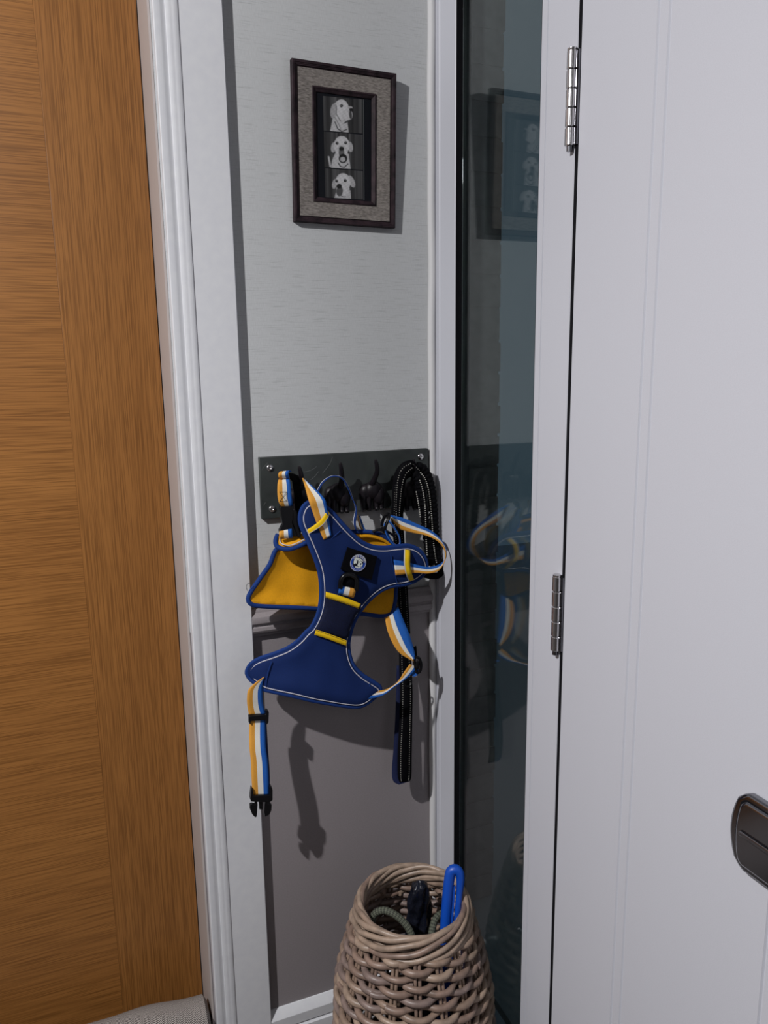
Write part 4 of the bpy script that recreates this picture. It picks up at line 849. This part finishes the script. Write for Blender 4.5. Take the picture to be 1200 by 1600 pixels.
# what stands in the basket
def contents():
    # blue handle with a slot
    t = thing('blue_scoop', (BC.x+0.06, BC.y, 0.02), 'bright blue plastic handle with a long slot sticking out of the wicker basket', 'handle')
    top = Vector([(0.5504,-0.2370,0.5081)][0]); low = Vector([(0.5344,-0.2520,0.4116)][0]); ax = (low-top).normalized()
    ux = Vector((math.cos(-0.45), math.sin(-0.45), 0)); uy = ax.cross(ux).normalized(); ux = uy.cross(ax).normalized()
    def at(u, d, h=0): return top+ax*d+ux*u+uy*h
    L = (low-top).length+0.03
    P = smooth([at(-0.0085, L), at(-0.0090, 0.06), at(-0.0075, 0.012), at(-0.002, 0.0035), at(0.005, 0.0035), at(0.0105, 0.012), at(0.0120, 0.03), at(0.0115, 0.06), at(0.0105, L)], 70)
    MB().tube(P, [0.0094-0.0036*min(1, max(0, (i-34)/12)) for i in range(70)], 14).build('grip', m_bluepl, t, 80)
    q = [at(-0.006, 0.035), at(0.0035, 0.030), at(0.0045, L), at(-0.006, L)]; nb = uy*0.003
    frm('slot_web', [p+nb for p in q]+[p-nb for p in q], [(0, 1, 2, 3), (4, 5, 6, 7), (0, 1, 5, 4), (1, 2, 6, 5), (2, 3, 7, 6), (3, 0, 4, 7)], m_bluepl, t)
    e = at(0, L-0.01); MB().tube([e, e.lerp(Vector((BC.x+0.045, BC.y-0.005, 0.014)), 0.5), Vector((BC.x+0.040, BC.y-0.005, 0.014))], [0.016, 0.012, 0.011], 12).build('shaft', m_bluepl, t, 80)
    # black glossy bag
    tp = Vector([(0.5027,-0.1900,0.4652)][0]); b0 = Vector((tp.x-0.012, tp.y, 0.013)); vs_ = []; n, m_ = 40, 50
    for j in range(m_):
        v = j/(m_-1); z = (tp.z-0.013)*v; rr = 0.033*(1-0.42*v*v)*(1 if v < 0.95 else max(0.05, math.sqrt(max(0, 1-((v-0.95)/0.05)**2))))
        for i in range(n):
            a = 2*PI*i/n; k = 1+0.20*math.sin(3*a+v*9)*math.sin(v*24+a)+0.14*math.sin(7*a-v*33)
            vs_.append(b0+Vector((rr*0.9*k*math.cos(a)+0.012*v, rr*0.7*k*math.sin(a), z)))
    fs = [(j*n+i, j*n+(i+1) % n, (j+1)*n+(i+1) % n, (j+1)*n+i) for j in range(m_-1) for i in range(n)]+[tuple(range(n)), tuple((m_-1)*n+i for i in range(n))]
    o = frm('plastic_bag', vs_, fs, m_bag, None, 40); o['label'] = 'glossy black crinkled plastic bag standing inside the wicker basket'; o['category'] = 'bag'
    # olive rope: coils near the wall of the basket, then two loops standing up in view
    mb = MB(); pts = []
    for i in range(90):
        u = i/89; a = PI*0.9+u*2*PI*2.0; r = 0.076
        pts.append(BC+Vector((r*math.cos(a), r*math.sin(a), 0.024+0.20*u)))
    loop = [(0.4037,-0.2030,0.4082),(0.4049,-0.2030,0.4271),(0.4107,-0.2060,0.4387),(0.4228,-0.2140,0.4456),(0.4361,-0.2260,0.4433),(0.4492,-0.2380,0.4330),(0.4575,-0.2500,0.4188),(0.4596,-0.2620,0.3975),(0.4747,-0.2620,0.3669),(0.4959,-0.2500,0.3758),(0.5062,-0.2350,0.3931),(0.5181,-0.2250,0.4062),(0.5334,-0.2200,0.4091),(0.5458,-0.2200,0.4003),(0.5514,-0.2220,0.3618)]
    P = smooth(pts, 160)+smooth([pts[-1]]+[Vector(p) for p in loop], 200)[1:]
    mb.tube(P, 0.0062, 12)
    o = mb.build('rope_lead', m_rope, None, 80, uv=True); o['label'] = 'olive green braided rope looping inside the wicker basket'; o['category'] = 'rope'
contents()

# ------------------------------------------------------------------ draught excluder
def excluder():
    t = thing('draught_excluder', (-0.24, 0.01, 0), 'grey herringbone fabric draught excluder lying along the foot of the oak door', 'draught excluder')
    nx, n = 120, 40; vs_ = []; uv = []; x0, x1 = -0.62, 0.1360
    for i in range(nx):
        u = i/(nx-1); x = x0+(x1-x0)*u; e = min(1, (x-x0)/0.03+0.02, (x1-x)/0.012+0.50)
        e = max(0.02, math.sqrt(max(0, 1-(1-min(1, e))**2)))
        R = (0.080+0.030*(1-u))*e*(1+0.035*math.sin(x*19+1.0)+0.02*math.sin(x*43))
        for k in range(n+1):
            a = 2*PI*k/n; rr = R*(1+0.02*math.sin(3*a+x*30))
            y = 0.012+rr*0.95*math.cos(a); z = 0.084+rr*math.sin(a)
            z = max(0.001, z); vs_.append((x, y, z)); uv.append((x, a*0.084))
    fs = [(i*(n+1)+k, i*(n+1)+k+1, (i+1)*(n+1)+k+1, (i+1)*(n+1)+k) for i in range(nx-1) for k in range(n)]
    fs.append(tuple((nx-1)*(n+1)+k for k in range(n))); fs.append(tuple(range(n)))
    frm('bolster', vs_, fs, m_tweed, t, 50, uvs=uv)
    mb = MB(); mb.tube([(0.1330, 0.012+0.055*math.cos(a), 0.084+0.055*math.sin(a)) for a in [2*PI*i/40 for i in range(40)]], 0.0035, 8, True)
    mb.build('end_piping', m_tweed, t, 60, uv=True)
excluder()
